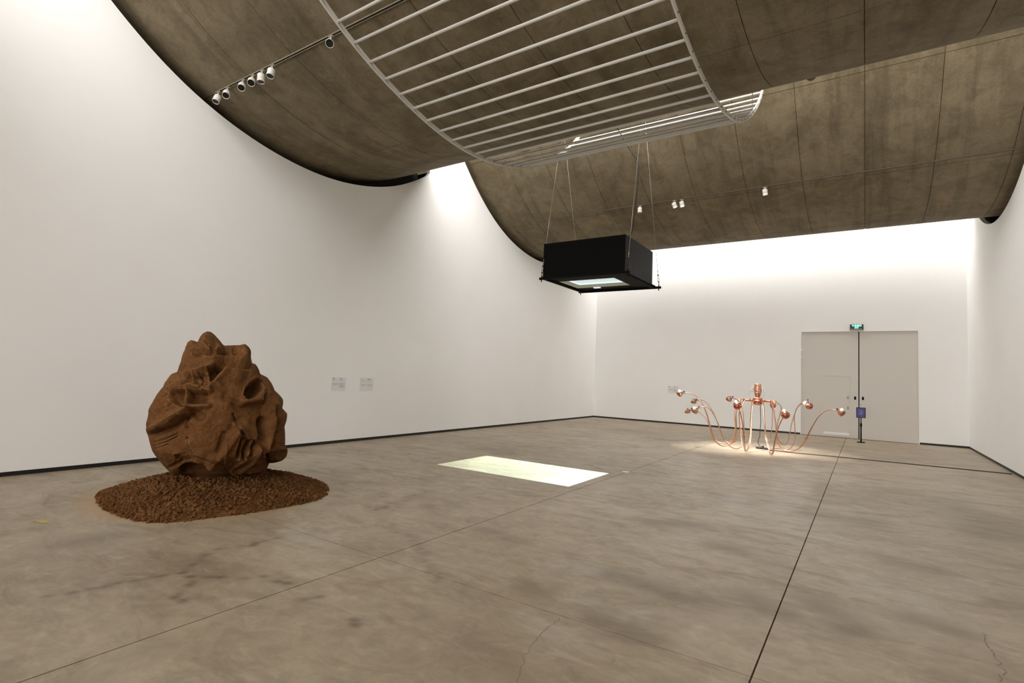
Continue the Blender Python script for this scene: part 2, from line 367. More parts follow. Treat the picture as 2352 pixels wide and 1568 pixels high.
POLY=[[[[-0.009,1.545],[0.096,1.563],[0.251,1.534],[0.36,1.452],[0.384,1.275],[0.326,1.192],[0.174,1.161],[0.058,1.236],[-0.03,1.311],[-0.119,1.413]],0.135,0.027],[[[0.329,1.433],[0.362,1.409],[0.358,1.324],[0.289,1.24],[0.209,1.212],[0.169,1.247],[0.186,1.324],[0.241,1.396]],-0.27,0.0135],[[[-0.188,1.579],[-0.119,1.617],[-0.006,1.578],[-0.079,1.495],[-0.116,1.419],[-0.155,1.441]],-0.15,0.0156],[[[-0.361,1.324],[-0.173,1.313],[-0.178,1.19],[-0.35,1.178]],-0.105,0.0125],[[[-0.539,1.298],[-0.383,1.321],[-0.37,1.14],[-0.45,1.142],[-0.524,1.172]],-0.1,0.0125],[[[-0.327,1.463],[-0.235,1.524],[-0.175,1.515],[-0.163,1.388],[-0.306,1.392]],-0.055,0.0145],[[[-0.44,1.412],[-0.346,1.508],[-0.328,1.417],[-0.416,1.367]],-0.05,0.0145],[[[-0.24,1.029],[-0.089,1.194],[0.055,1.212],[0.117,1.053],[0.081,0.814],[-0.052,0.606],[-0.219,0.645],[-0.307,0.779]],0.055,0.0571],[[[-0.801,0.837],[-0.377,1.115],[-0.351,1.063],[-0.509,0.917],[-0.767,0.779]],0.06,0.0125],[[[-0.088,0.503],[0.085,0.752],[0.18,0.907],[0.232,0.794],[0.161,0.582],[0.408,0.701],[0.482,0.553],[0.448,0.343],[0.223,0.352],[0.16,0.295],[0.033,0.401]],0.075,0.0249],[[[0.199,0.796],[0.392,0.748],[0.312,0.553],[0.155,0.58]],-0.035,0.0166],[[[0.392,1.336],[0.533,1.298],[0.581,1.155],[0.523,0.882],[0.493,0.621],[0.42,0.764],[0.423,1.016]],0.05,0.0228],[[[0.504,0.819],[0.586,0.814],[0.598,0.648],[0.534,0.641]],-0.12,0.0166],[[[-0.356,1.893],[-0.289,2.015],[-0.202,2.041],[-0.052,1.859],[-0.033,1.748],[-0.15,1.748],[-0.32,1.769]],0.06,0.0145],[[[-0.031,1.866],[0.191,1.91],[0.257,1.829],[0.256,1.677],[0.14,1.745],[-0.001,1.749]],0.03,0.0166],[[[-0.447,0.607],[-0.352,0.621],[-0.257,0.555],[-0.349,0.496],[-0.446,0.512]],-0.04,0.0145],[[[-0.393,0.395],[-0.106,0.428],[0.068,0.362],[0.23,0.269],[0.244,0.116],[-0.391,0.153]],-0.16,0.0312],[[[0.646,0.548],[0.744,0.572],[0.762,0.485],[0.665,0.455]],-0.09,0.0145]]
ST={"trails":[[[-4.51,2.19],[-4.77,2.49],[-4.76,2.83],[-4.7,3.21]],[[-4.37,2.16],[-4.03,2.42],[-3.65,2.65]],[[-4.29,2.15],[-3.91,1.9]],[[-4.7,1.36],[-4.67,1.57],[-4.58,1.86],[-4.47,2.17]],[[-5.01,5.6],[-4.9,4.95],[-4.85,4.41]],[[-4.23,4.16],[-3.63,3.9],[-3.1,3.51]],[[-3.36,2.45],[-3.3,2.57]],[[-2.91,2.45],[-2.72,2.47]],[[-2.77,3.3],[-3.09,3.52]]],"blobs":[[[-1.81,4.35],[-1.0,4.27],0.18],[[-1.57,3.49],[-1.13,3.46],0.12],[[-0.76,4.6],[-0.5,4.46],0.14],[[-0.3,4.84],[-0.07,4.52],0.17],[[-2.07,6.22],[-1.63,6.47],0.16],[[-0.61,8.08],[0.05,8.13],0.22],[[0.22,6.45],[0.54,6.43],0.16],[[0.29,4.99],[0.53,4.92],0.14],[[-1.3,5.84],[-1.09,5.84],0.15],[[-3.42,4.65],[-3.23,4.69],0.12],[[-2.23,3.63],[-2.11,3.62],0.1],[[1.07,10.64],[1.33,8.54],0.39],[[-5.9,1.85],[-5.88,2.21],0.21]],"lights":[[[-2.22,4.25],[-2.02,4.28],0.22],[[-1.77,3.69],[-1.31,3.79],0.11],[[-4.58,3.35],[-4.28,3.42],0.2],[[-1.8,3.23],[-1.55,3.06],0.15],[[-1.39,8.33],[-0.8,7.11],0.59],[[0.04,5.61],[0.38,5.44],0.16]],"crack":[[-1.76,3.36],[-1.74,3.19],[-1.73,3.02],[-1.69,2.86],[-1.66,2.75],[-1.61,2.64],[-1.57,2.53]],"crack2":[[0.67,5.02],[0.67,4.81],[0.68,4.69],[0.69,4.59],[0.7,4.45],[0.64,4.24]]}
ARMS={"L1":[[-2.695,15.3,1.254],[-2.797,15.24,1.187],[-2.878,15.18,1.05],[-2.902,15.12,0.874],[-2.871,15.06,0.66],[-2.843,15.0,0.491],[-2.854,14.94,0.299],[-2.912,14.88,0.136],[-3.001,14.82,0.046],[-3.071,14.76,0.007],[-3.177,14.724,0.035],[-3.281,14.688,0.125],[-3.359,14.652,0.293],[-3.411,14.616,0.551],[-3.482,14.58,0.852],[-3.572,14.544,1.087],[-3.662,14.508,1.236],[-3.784,14.472,1.339],[-3.905,14.436,1.382],[-4.026,14.4,1.367]],"L4":[[-2.713,15.4,1.251],[-2.798,15.414,1.183],[-2.893,15.429,1.02],[-2.925,15.443,0.815],[-2.913,15.457,0.48],[-2.934,15.471,0.231],[-2.998,15.486,0.067],[-3.118,15.5,-0.008],[-3.318,15.525,-0.004],[-3.456,15.55,0.06],[-3.553,15.575,0.209],[-3.618,15.6,0.41],[-3.729,15.625,0.632],[-3.851,15.65,0.762],[-3.974,15.675,0.846],[-4.163,15.7,0.87]],"L2":[[-2.7,15.45,1.244],[-2.788,15.479,1.138],[-2.844,15.507,0.976],[-2.857,15.536,0.772],[-2.838,15.564,0.502],[-2.862,15.593,0.319],[-2.94,15.621,0.107],[-3.062,15.65,0.001],[-3.178,15.689,0.02],[-3.297,15.728,0.131],[-3.397,15.767,0.35],[-3.476,15.806,0.573],[-3.578,15.844,0.798],[-3.704,15.883,0.989],[-3.819,15.922,1.111],[-3.958,15.961,1.174],[-4.109,16.0,1.129]],"L3":[[-2.645,15.25,1.251],[-2.717,15.144,1.128],[-2.737,15.037,0.976],[-2.705,14.931,0.723],[-2.673,14.825,0.517],[-2.655,14.719,0.313],[-2.604,14.613,0.158],[-2.61,14.506,0.073],[-2.687,14.4,0.008],[-2.79,14.37,0.039],[-2.904,14.34,0.129],[-2.99,14.31,0.258],[-3.046,14.28,0.433],[-3.113,14.25,0.639],[-3.19,14.22,0.813],[-3.288,14.19,0.986],[-3.384,14.16,1.061],[-3.48,14.13,1.054],[-3.565,14.1,0.998]],"C1":[[-2.522,15.5,1.221],[-2.563,15.61,1.037],[-2.598,15.72,0.694],[-2.625,15.83,0.325],[-2.688,15.94,0.107],[-2.781,16.05,0.001],[-2.83,16.144,0.076],[-2.827,16.238,0.231],[-2.868,16.331,0.455],[-2.911,16.425,0.825],[-2.964,16.519,1.056],[-3.049,16.613,1.157],[-3.17,16.706,1.221],[-3.27,16.8,1.246]],"C2":[[-2.453,15.2,1.23],[-2.442,14.997,1.062],[-2.426,14.793,0.752],[-2.405,14.59,0.471],[-2.397,14.387,0.219],[-2.399,14.183,0.094],[-2.425,13.98,0.002],[-2.44,13.9,0.195],[-2.431,13.82,0.401],[-2.428,13.74,0.644],[-2.453,13.66,0.843],[-2.481,13.58,1.021],[-2.494,13.5,1.082]],"R1":[[-2.273,15.5,1.236],[-2.277,15.76,1.097],[-2.291,16.02,0.704],[-2.312,16.28,0.323],[-2.317,16.54,0.096],[-2.316,16.8,-0.007],[-2.273,16.875,0.121],[-2.232,16.95,0.427],[-2.234,17.025,0.756],[-2.246,17.1,1.016]],"R2":[[-2.249,15.2,1.242],[-2.18,15.008,1.122],[-2.13,14.817,0.774],[-2.068,14.625,0.336],[-2.002,14.433,0.195],[-1.925,14.242,0.031],[-1.84,14.05,0.007],[-1.791,13.96,0.297],[-1.737,13.87,0.522],[-1.684,13.78,0.687],[-1.622,13.69,0.83],[-1.569,13.6,0.924]],"R3":[[-2.086,15.35,1.26],[-2.006,15.35,1.103],[-1.965,15.35,0.891],[-1.934,15.35,0.657],[-1.916,15.35,0.338],[-1.882,15.35,0.171],[-1.794,15.35,0.043],[-1.679,15.35,-0.002],[-1.546,15.331,0.113],[-1.479,15.312,0.321],[-1.485,15.294,0.593],[-1.507,15.275,0.886],[-1.469,15.256,1.057],[-1.393,15.237,1.209],[-1.29,15.219,1.3],[-1.197,15.2,1.301]],"R4":[[-2.03,15.3,1.265],[-1.965,15.258,1.087],[-1.934,15.217,0.856],[-1.892,15.175,0.565],[-1.894,15.133,0.293],[-1.802,15.092,0.097],[-1.656,15.05,0.003],[-1.476,15.011,0.057],[-1.327,14.972,0.179],[-1.208,14.933,0.397],[-1.144,14.894,0.567],[-1.036,14.856,0.79],[-0.929,14.817,0.979],[-0.806,14.778,1.109],[-0.685,14.739,1.156],[-0.548,14.7,1.129]],"R5":[[-2.024,15.4,1.257],[-1.879,15.5,1.199],[-1.815,15.6,1.087],[-1.881,15.7,0.905],[-1.951,15.8,0.654],[-1.982,15.9,0.38],[-1.952,16.0,0.22],[-1.883,16.1,0.086],[-1.824,16.2,0.035],[-1.733,16.1,0.168],[-1.674,16.0,0.38],[-1.636,15.9,0.631],[-1.559,15.8,0.892],[-1.473,15.7,1.129],[-1.351,15.6,1.246],[-1.23,15.5,1.252]]}

# ------------------------------------------------------------------ vault profile (y, z) of one bay
WC=np.array([(1.42,9.25),(1.62,8.75),(2.0,8.2),(2.45,7.7),(2.992,7.215),(3.301,6.945),(3.978,6.487),(4.734,6.135),(5.586,5.895),(6.354,5.785),(6.95,5.755),(7.5,5.79),(8.054,5.885),(8.713,6.06),(9.279,6.29),(9.883,6.64),(10.3,6.92),(10.6,7.15)])
def resample(P,n,it=60):
    d=np.r_[0,np.cumsum(np.linalg.norm(np.diff(P,axis=0),axis=1))]
    t=np.linspace(0,d[-1],n)
    Q=np.stack([np.interp(t,d,P[:,i]) for i in range(P.shape[1])],1)
    for _ in range(it): Q[1:-1]=.5*Q[1:-1]+.25*(Q[:-2]+Q[2:])
    return Q
def offs(Q,g):
    T=np.gradient(Q,axis=0); T/=np.linalg.norm(T,axis=1)[:,None]
    return Q+g*np.stack([-T[:,1],T[:,0]],1)
WQ=resample(WC,120)
SH=offs(WQ,.18)                       # soffit of the concrete vault
SX0,SX1=XL-.6,XR+.6
arc=np.r_[0,np.cumsum(np.linalg.norm(np.diff(SH,axis=0),axis=1))]
s_mid=float(np.interp(6.97,SH[:,0],arc))
def sh_at(s,g=0.0):
    Q=offs(SH,g) if g else SH
    return np.array([np.interp(s,arc,Q[:,0]),np.interp(s,arc,Q[:,1])])
cuts_all=[0.0]+[c for c in (s_mid-4.88,s_mid-2.44,s_mid,s_mid+2.44) if .3<c<arc[-1]-.3]+[float(arc[-1])]
xcuts=sorted(set([SX0,SX1]+[round(1.22*n,3) for n in range(-8,3)]))

def vault(k,panels):
    SH=globals()['SH'][TOP[k]:LIP[k]]
    sh=np.array([0,BAY*k])
    lo=offs(SH,.022)+np.array([BAY*k,0]) if panels else SH+np.array([BAY*k,0])
    hi=offs(SH,.30)+np.array([BAY*k,0])
    lo=lo[::2]; hi=hi[::2]
    poly=[tuple(p) for p in lo]+[tuple(p) for p in hi[::-1]]
    n=len(lo); mb=MB()
    def strip(P,flip,sm):
        vs=[(SX0,p[0],p[1]) for p in P]+[(SX1,p[0],p[1]) for p in P]
        m=len(P)
        fs=[((i,i+1,i+1+m,i+m) if not flip else (i+m,i+1+m,i+1,i)) for i in range(m-1)]
        mb.add(vs,fs,sm)
    strip(lo,False,True); strip(hi,True,True)
    for a,b in ((lo[0],hi[0]),(lo[-1],hi[-1])):
        mb.add([(SX0,*a),(SX1,*a),(SX1,*b),(SX0,*b)],[(0,1,2,3)])
    for x in (SX0,SX1):
        for i in range(n-1):
            mb.add([(x,*lo[i]),(x,*lo[i+1]),(x,*hi[i+1]),(x,*hi[i])],[(0,1,2,3)])
    o=struct(mb.build('ceiling',M['ceil']),'hanging curved concrete vault with board joints')
    if not panels: return o
    gap=.005; rng=random.Random(3+k)
    meshes={}
    c0,c1=float(arc[TOP[k]]),float(arc[LIP[k]-1])
    cuts=[c0]+[c for c in cuts_all[1:-1] if c0+.2<c<c1-.2]+[c1]
    for r in range(len(cuts)-1):
        s0,s1=cuts[r]+gap,cuts[r+1]-gap
        nn=10
        ss=np.linspace(s0,s1,nn+1)
        for c in range(len(xcuts)-1):
            wd=round(xcuts[c+1]-xcuts[c]-2*gap,3)
            key=(r,wd)
            if key not in meshes:
                F=[sh_at(s) for s in ss]; B=[sh_at(s,.0215) for s in ss]
                pm=MB()
                vs=[(0,*p) for p in F]+[(wd,*p) for p in F]; m=nn+1
                pm.add(vs,[(i,i+1,i+1+m,i+m) for i in range(nn)],True)
                for x in (0,wd):
                    pm.add([(x,*p) for p in F]+[(x,*p) for p in B],[(i,i+1,i+1+m,i+m) for i in range(nn)])
                for e in (0,nn):
                    pm.add([(0,*F[e]),(wd,*F[e]),(wd,*B[e]),(0,*B[e])],[(0,1,2,3)])
                po=pm.build('panel',M['ceil'],o); meshes[key]=po.data
            else:
                po=bpy.data.objects.new('panel',meshes[key]); COL.objects.link(po); po.parent=o
            po.location=(xcuts[c]+gap,BAY*k,rng.uniform(-.0012,.0012))
    return o
vault(0,True); vault(1,True); vault(-1,False); vault(-2,False)  # the rearmost vault is an added unseen bay that evens the wall light

# ------------------------------------------------------------------ walls
def wall_outline(z0):
    pts=[]
    for k in (-2,-1,0,1):
        c=WQ[::2]+np.array([BAY*k,0])
        c=[tuple(p) for p in c[TOP[k]//2:LIP[k]//2] if p[0]>YB+.3]
        pts+=c
        e=c[-1]
        if k<1: pts+=[(e[0]+.08,e[1]+.1),(e[0]+.08,WALL_TOP)]
        else: pts+=[(e[0]+.08,e[1]+.1),(e[0]+.08,WALL_TOP),(YF,WALL_TOP)]
    a=pts[0]
    return [(YB,z0),(YB,WALL_TOP),(a[0],WALL_TOP)]+pts+[(YF,z0)]
SK=.062
poly=wall_outline(SK)
wl=struct(MB().prism_yz(poly,XL-.10,XL).build('wall_left',M['wall']),'tall white left wall cut along the curved vaults')
wr=struct(MB().prism_yz(poly,XR,XR+.10).build('wall_right',M['wall']),'white right wall cut along the curved vaults')
struct(MB().box((SX0-.12,YB,-.3),(SX0,YF+.12,WALL_TOP+.3)).build('wall_outer_left',M['black']))  # outer walls coloured black to deepen the shade in the side cavities
struct(MB().box((SX1,YB,-.3),(SX1+.12,YF+.12,WALL_TOP+.3)).build('wall_outer_right',M['black']))
wb=MB(); wb.box((SX0,YB-.12,-.3),(SX1,YB,BACK_Z0)); wb.box((SX0,YB-.12,BACK_Z1),(SX1,YB,WALL_TOP+.3))
wb.box((SX0,YB-.12,BACK_Z0),(XL,YB,BACK_Z1)); wb.box((XR,YB-.12,BACK_Z0),(SX1,YB,BACK_Z1))
struct(wb.build('wall_back',M['warm_bounce']))
# far wall with the double door opening
DX0,DX1,DZ=-1.862,1.39,3.575
fwm=MB()
fwm.box((SX0,YF,SK),(DX0-.03,YF+.12,WALL_TOP)); fwm.box((DX1+.03,YF,SK),(SX1,YF+.12,WALL_TOP)); fwm.box((DX0-.03,YF,DZ+.03),(DX1+.03,YF+.12,WALL_TOP))
struct(fwm.build('wall_far',M['wall']),'white end wall with flush double door')
struct(MB().box((SX0,YF+.12,-.3),(SX1,YF+.2,4)).build('wall_behind_door',M['black']))
# added dark fillers that block skylight leaking into the side cavities
for n_,xa,xb in (('left',SX0,XL-.10),('right',XR+.10,SX1)):
    for k in (-2,-1,0,1):
        c=WQ[:LIP[k]]
        e=c[-1]+np.array([BAY*k,0])
        y0=e[0]+.08
        if k<1:
            nx=[tuple(p+np.array([BAY*(k+1),0])) for p in WQ[TOP[k+1]::2] if p[1]>e[1]+.15]
            pl_=[(y0,e[1]+.1)]+[(y0,WALL_TOP)]+nx
        else:
            pl_=[(y0,e[1]+.1),(y0,WALL_TOP),(YF,WALL_TOP),(YF,e[1]+.1)]
        struct(MB().prism_yz(pl_,xa,xb).build('slot_light_block_'+n_,M['ceil']))
# recessed black skirting
struct(MB().box((XL-.10,YB,0),(XL-.012,YF,SK)).build('baseboard_left',M['black']))
struct(MB().box((XR+.012,YB,0),(XR+.10,YF,SK)).build('baseboard_right',M['black']))
struct(MB().box((XL-.1,YF+.012,0),(DX0-.03,YF+.1,SK)).build('baseboard_far',M['black']))
struct(MB().box((DX1+.03,YF+.012,0),(XR+.1,YF+.1,SK)).build('baseboard_far',M['black']))

# ------------------------------------------------------------------ floor slabs
FX=[XL-.1,-3.572,-.541,XR+.1]; FY=[YB,-8.37,-2.49,3.393,9.27,15.15,YF+.1]
struct((lambda o:o)(MB().box((SX0,YB,-.3),(SX1,YF+.2,-.02)).build('floor',M['joint'])),'polished concrete floor with sawn joints')
floor=bpy.data.objects['floor']
def seg_d(P,a,b):
    a=np.array(a);b=np.array(b);ab=b-a;L=max((ab@ab),1e-9)
    t=np.clip(((P-a)@ab)/L,0,1)
    return np.linalg.norm(P-(a+t[:,None]*ab),axis=1),t
MC=np.array([-6.9,3.7])
rs=np.random.RandomState(5)
foot=[]
for tr in ST['trails']:
    for a,b in zip(tr[:-1],tr[1:]):
        a=np.array(a);b=np.array(b);L=np.linalg.norm(b-a);n=max(2,int(L/.075))
        for i in range(n):
            p=a+(b-a)*(i+.5)/n+rs.normal(0,.03,2); foot.append((p,(b-a)/L,rs.uniform(.40,.88)))
def stains(P):
    r=np.zeros(len(P)); g=np.zeros(len(P)); bl=np.zeros(len(P))
    al_=np.zeros(len(P))
    for p,d,a in foot:
        q=P-p; al=q@d; ac=q@np.array([-d[1],d[0]])
        r=np.maximum(r,a*np.exp(-((al/.050)**2+(ac/.036)**2)**1.4))
    for tr in ST['trails']:
        for a,b in zip(tr[:-1],tr[1:]):
            d,_=seg_d(P,a,b); r=np.maximum(r,.10*np.exp(-(d/.10)**2))
    for a,b,wd in ST['blobs']:
        d,_=seg_d(P,a,b); al_=np.maximum(al_,.66*np.exp(-(d/wd)**2))
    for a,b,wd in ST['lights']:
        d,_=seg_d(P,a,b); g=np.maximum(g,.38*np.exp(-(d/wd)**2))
    dd=np.linalg.norm(P-MC,axis=1)
    ang=np.arctan2(P[:,1]-MC[1],P[:,0]-MC[0])
    bl=np.where(dd>1.0,.75*np.exp(-((dd-1.28)/.14)**2),0)*(.35+.65*(.5+.5*np.cos(ang+2.1)))
    return np.stack([r,g,bl,al_],1)
for i in range(3):
    for j in range(6):
        x0,x1=FX[i]+.005,FX[i+1]-.005; y0,y1=FY[j]+.005,FY[j+1]-.005
        stp=.03 if j==2 and i<2 else .05 if j in (2,3) else .12 if j==4 else .5
        nx=max(2,int((x1-x0)/stp)); ny=max(2,int((y1-y0)/stp))
        xs=np.linspace(x0,x1,nx+1); ys=np.linspace(y0,y1,ny+1)
        XX,YY=np.meshgrid(xs,ys); P=np.stack([XX.ravel(),YY.ravel()],1)
        vs=np.c_[P,np.zeros(len(P))]; m=nx+1
        I=(np.arange(ny)[:,None]*m+np.arange(nx)[None,:]).ravel()
        fs=np.stack([I,I+1,I+1+m,I+m],1)
        mb=MB(); mb.v=[tuple(v) for v in vs.tolist()]; mb.f=[tuple(f) for f in fs.tolist()]; mb.sm=[False]*len(mb.f)
        n0=len(mb.v)
        for a,b in (((x0,y0),(x1,y0)),((x1,y0),(x1,y1)),((x1,y1),(x0,y1)),((x0,y1),(x0,y0))):
            mb.add([(*a,0),(*b,0),(*b,-.02),(*a,-.02)],[(0,1,2,3)])
        o=mb.build('slab',M['floor'],floor)
        ca=o.data.color_attributes.new('stain','FLOAT_COLOR','POINT')
        c=np.zeros((len(o.data.vertices),4)); c[:n0]=stains(P)
        ca.data.foreach_set('color',c.ravel())
def ribbon(pts,wd,z):
    mb=MB(); rr=random.Random(2)
    P=resample(np.array(pts,float),26,4)
    P[1:-1]+=np.array([[rr.gauss(0,.008),rr.gauss(0,.008)] for _ in P[1:-1]])
    T=np.gradient(P,axis=0);T/=np.linalg.norm(T,axis=1)[:,None];Nn=np.stack([-T[:,1],T[:,0]],1)
    ww=[wd*rr.uniform(.5,1.2) for _ in P]
    vs=[(*(p+n*w_/2),z) for p,n,w_ in zip(P,Nn,ww)]+[(*(p-n*w_/2),z) for p,n,w_ in zip(P,Nn,ww)]
    m=len(P); return mb.add(vs,[(i,i+1,i+1+m,i+m) for i in range(m-1)])
M['crack']=mk_plain('crack_dirt',(.20,.165,.125),.8)
ribbon(ST['crack'],.006,.0008).build('crack',M['crack'],floor)
ribbon(ST['crack2'],.008,.0008).build('crack',M['crack'],floor)

# ------------------------------------------------------------------ double door
def leaf(name,x0,x1,label):
    root=MB().box((x0,YF+.022,.012),(x1,YF+.075,DZ)).build(name,M['door'])
    struct(root,label); return root
GC=-.178
d1=leaf('door_1',DX0,GC-.016,'tall pale left door leaf with a small wicket door')
d2=leaf('door_2',GC+.016,DX1,'tall pale plain right door leaf')
# wicket door: raised thin frame, leaf, kick strip, hinge plates
wx0,wx1,wz0,wz1=-1.176,-.456,.135,2.075
yv=YF+.022
wk=MB().box((wx0,yv-.006,wz0),(wx1,yv,wz1)).build('wicket_leaf',M['door'],d1)
fr=MB()
fr.box((wx0-.012,yv-.012,wz1),(wx1+.012,yv,wz1+.022)); fr.box((wx1,yv-.012,wz0),(wx1+.016,yv,wz1)); fr.box((wx0-.012,yv-.008,wz0),(wx0,yv,wz1))
fr.build('wicket_frame',M['door'],d1)
MB().bbox((wx0-.02,yv-.016,wz0-.05),(wx1+.01,yv,wz0+.03),.003).build('kick_strip',M['frame'],d1)
for z in (1.356,1.007):
    MB().bbox((wx1-.055,yv-.018,z-.045),(wx1-.01,yv-.006,z+.045),.003).build('lock_plate',M['alu'],wk)
for dd,x in ((d1,-.285),(d2,-.067)):
    MB().bbox((x-.028,yv-.006,1.30),(x+.028,yv+.001,1.405),.002).build('pull_recess',M['bk'],dd,label='black rectangular flush pull')
MB().lathe([(.013,0),(.013,.006),(.006,.008)],10,(-.128,yv,1.145),(0,-1,0)).build('keyhole',M['bk'],d2)
trim=MB()
trim.box((DX0-.03,YF-.004,0),(DX0-.004,YF+.06,DZ+.03)); trim.box((DX1+.004,YF-.004,0),(DX1+.03,YF+.06,DZ+.03)); trim.box((DX0-.004,YF-.004,DZ+.006),(DX1+.004,YF+.06,DZ+.03))
struct(trim.build('trim_1',M['frame']),'thin white frame around the double door')
# hinge lumps on the left edge
for z in (2.62,2.9):
    MB().lathe([(.018,0),(.018,.07)],8,(DX0-.006,YF-.012,z)).build('hinge',M['frame'],d1)

# ------------------------------------------------------------------ exit sign
ex=empty('exit_sign',(-.24,YF,3.72),'small lit green exit sign above the double door','exit sign')
MB().bbox((-.19,-.055,-.095),(.19,0,.095),.004).build('case',M['exit_c'],ex)
MB().box((-.18,-.060,-.052),(.172,-.054,.086)).build('face',M['exit_b'],ex)
MB().box((-.18,-.060,-.088),(.165,-.054,-.056)).build('trim_strip',M['alu'],ex)
def text_mesh(name,body,size,loc,mat,parent,space=1.0):
    cu=bpy.data.curves.new(name,'FONT'); cu.body=body; cu.size=size; cu.align_x='CENTER'; cu.align_y='CENTER'; cu.extrude=.001; cu.space_character=space
    cu.offset=.0018
    t=bpy.data.objects.new(name+'_tmp',cu); COL.objects.link(t)
    bpy.context.view_layer.update()
    me=bpy.data.meshes.new_from_object(t.evaluated_get(bpy.context.evaluated_depsgraph_get()))
    bpy.data.objects.remove(t); me.materials.clear(); me.materials.append(mat)
    o=bpy.data.objects.new(name,me); COL.objects.link(o); o.parent=parent
    o.location=loc; o.rotation_euler=(math.pi/2,0,0); return o
text_mesh('chinese_lettering','安全出口',.068,(0.005,-.0615,.050),M['exit_g'],ex,1.0)['label']='bright green letters'
text_mesh('exit_lettering','EXIT',.055,(0.0,-.0615,-.020),M['exit_g'],ex,1.0)['label']='bright green letters'

# ------------------------------------------------------------------ wall labels
def wall_label(label,loc,rotz,wd,ht,rows):
    root=empty('wall_label',loc,label,'label','printed wall labels')
    root.rotation_euler=(0,0,rotz)
    MB().box((-wd/2,-.004,-ht/2),(wd/2,0,ht/2)).build('card',M['paper'],root)
    gr=MB()
    for (x0,x1,z,h,dark) in rows:
        q=MB() if dark else gr
        q.box((-wd/2+x0*wd,-.0052,ht/2-(z+h)*ht),(-wd/2+x1*wd,-.004,ht/2-z*ht))
        if dark: q.build('heading_print',M['dink'],root)
    gr.build('text_print',M['ink'],root,kind='stuff')
def lines(x0,x1,z0,n,st=.035,h=.016):
    return [(x0,x1-(.05*((i*7)%3)),z0+i*st,h,False) for i in range(n)]
rowsA=[(.08,.20,.05,.045,True),(.56,.70,.06,.035,True)]+lines(.08,.32,.17,2)+lines(.54,.80,.17,2)+lines(.08,.53,.42,5)+lines(.54,.94,.42,10)
rowsB=[(.08,.18,.06,.03,True),(.56,.76,.06,.04,True)]+lines(.08,.40,.19,2)+lines(.54,.88,.19,2)+lines(.08,.48,.50,3)+lines(.54,.95,.50,4)
wall_label('printed wall label nearer the clay head, with longer text',(XL,7.74,1.30),math.pi/2,.39,.295,rowsA)
wall_label('printed wall label with shorter text, second from the clay head',(XL,8.54,1.30),math.pi/2,.405,.30,rowsB)
wall_label('printed label on the end wall behind the copper arms',(-6.35,YF,1.335),0,.42,.29,rowsA)

# ------------------------------------------------------------------ clay head on its mound
MCX,MCY=-6.9,3.7
wv=Vector((.88129,-.472576,0)); uv=Vector((.472576,.88129,0))
def vnoise(P,freq,seed,oct=4,gain=.5):
    """value-gradient noise on Nx3 points"""
    rs=np.random.RandomState(seed); tab=rs.uniform(-1,1,(64,64,64)); out=np.zeros(len(P)); a=1.0
    for o in range(oct):
        q=P*freq+o*17.3; i=np.floor(q).astype(int); f=q-i; f=f*f*(3-2*f)
        acc=0
        for dx in (0,1):
            for dy in (0,1):
                for dz in (0,1):
                    wgt=(f[:,0] if dx else 1-f[:,0])*(f[:,1] if dy else 1-f[:,1])*(f[:,2] if dz else 1-f[:,2])
                    acc=acc+wgt*tab[(i[:,0]+dx)%64,(i[:,1]+dy)%64,(i[:,2]+dz)%64]
        out+=a*acc; a*=gain; freq*=2.03
    return out
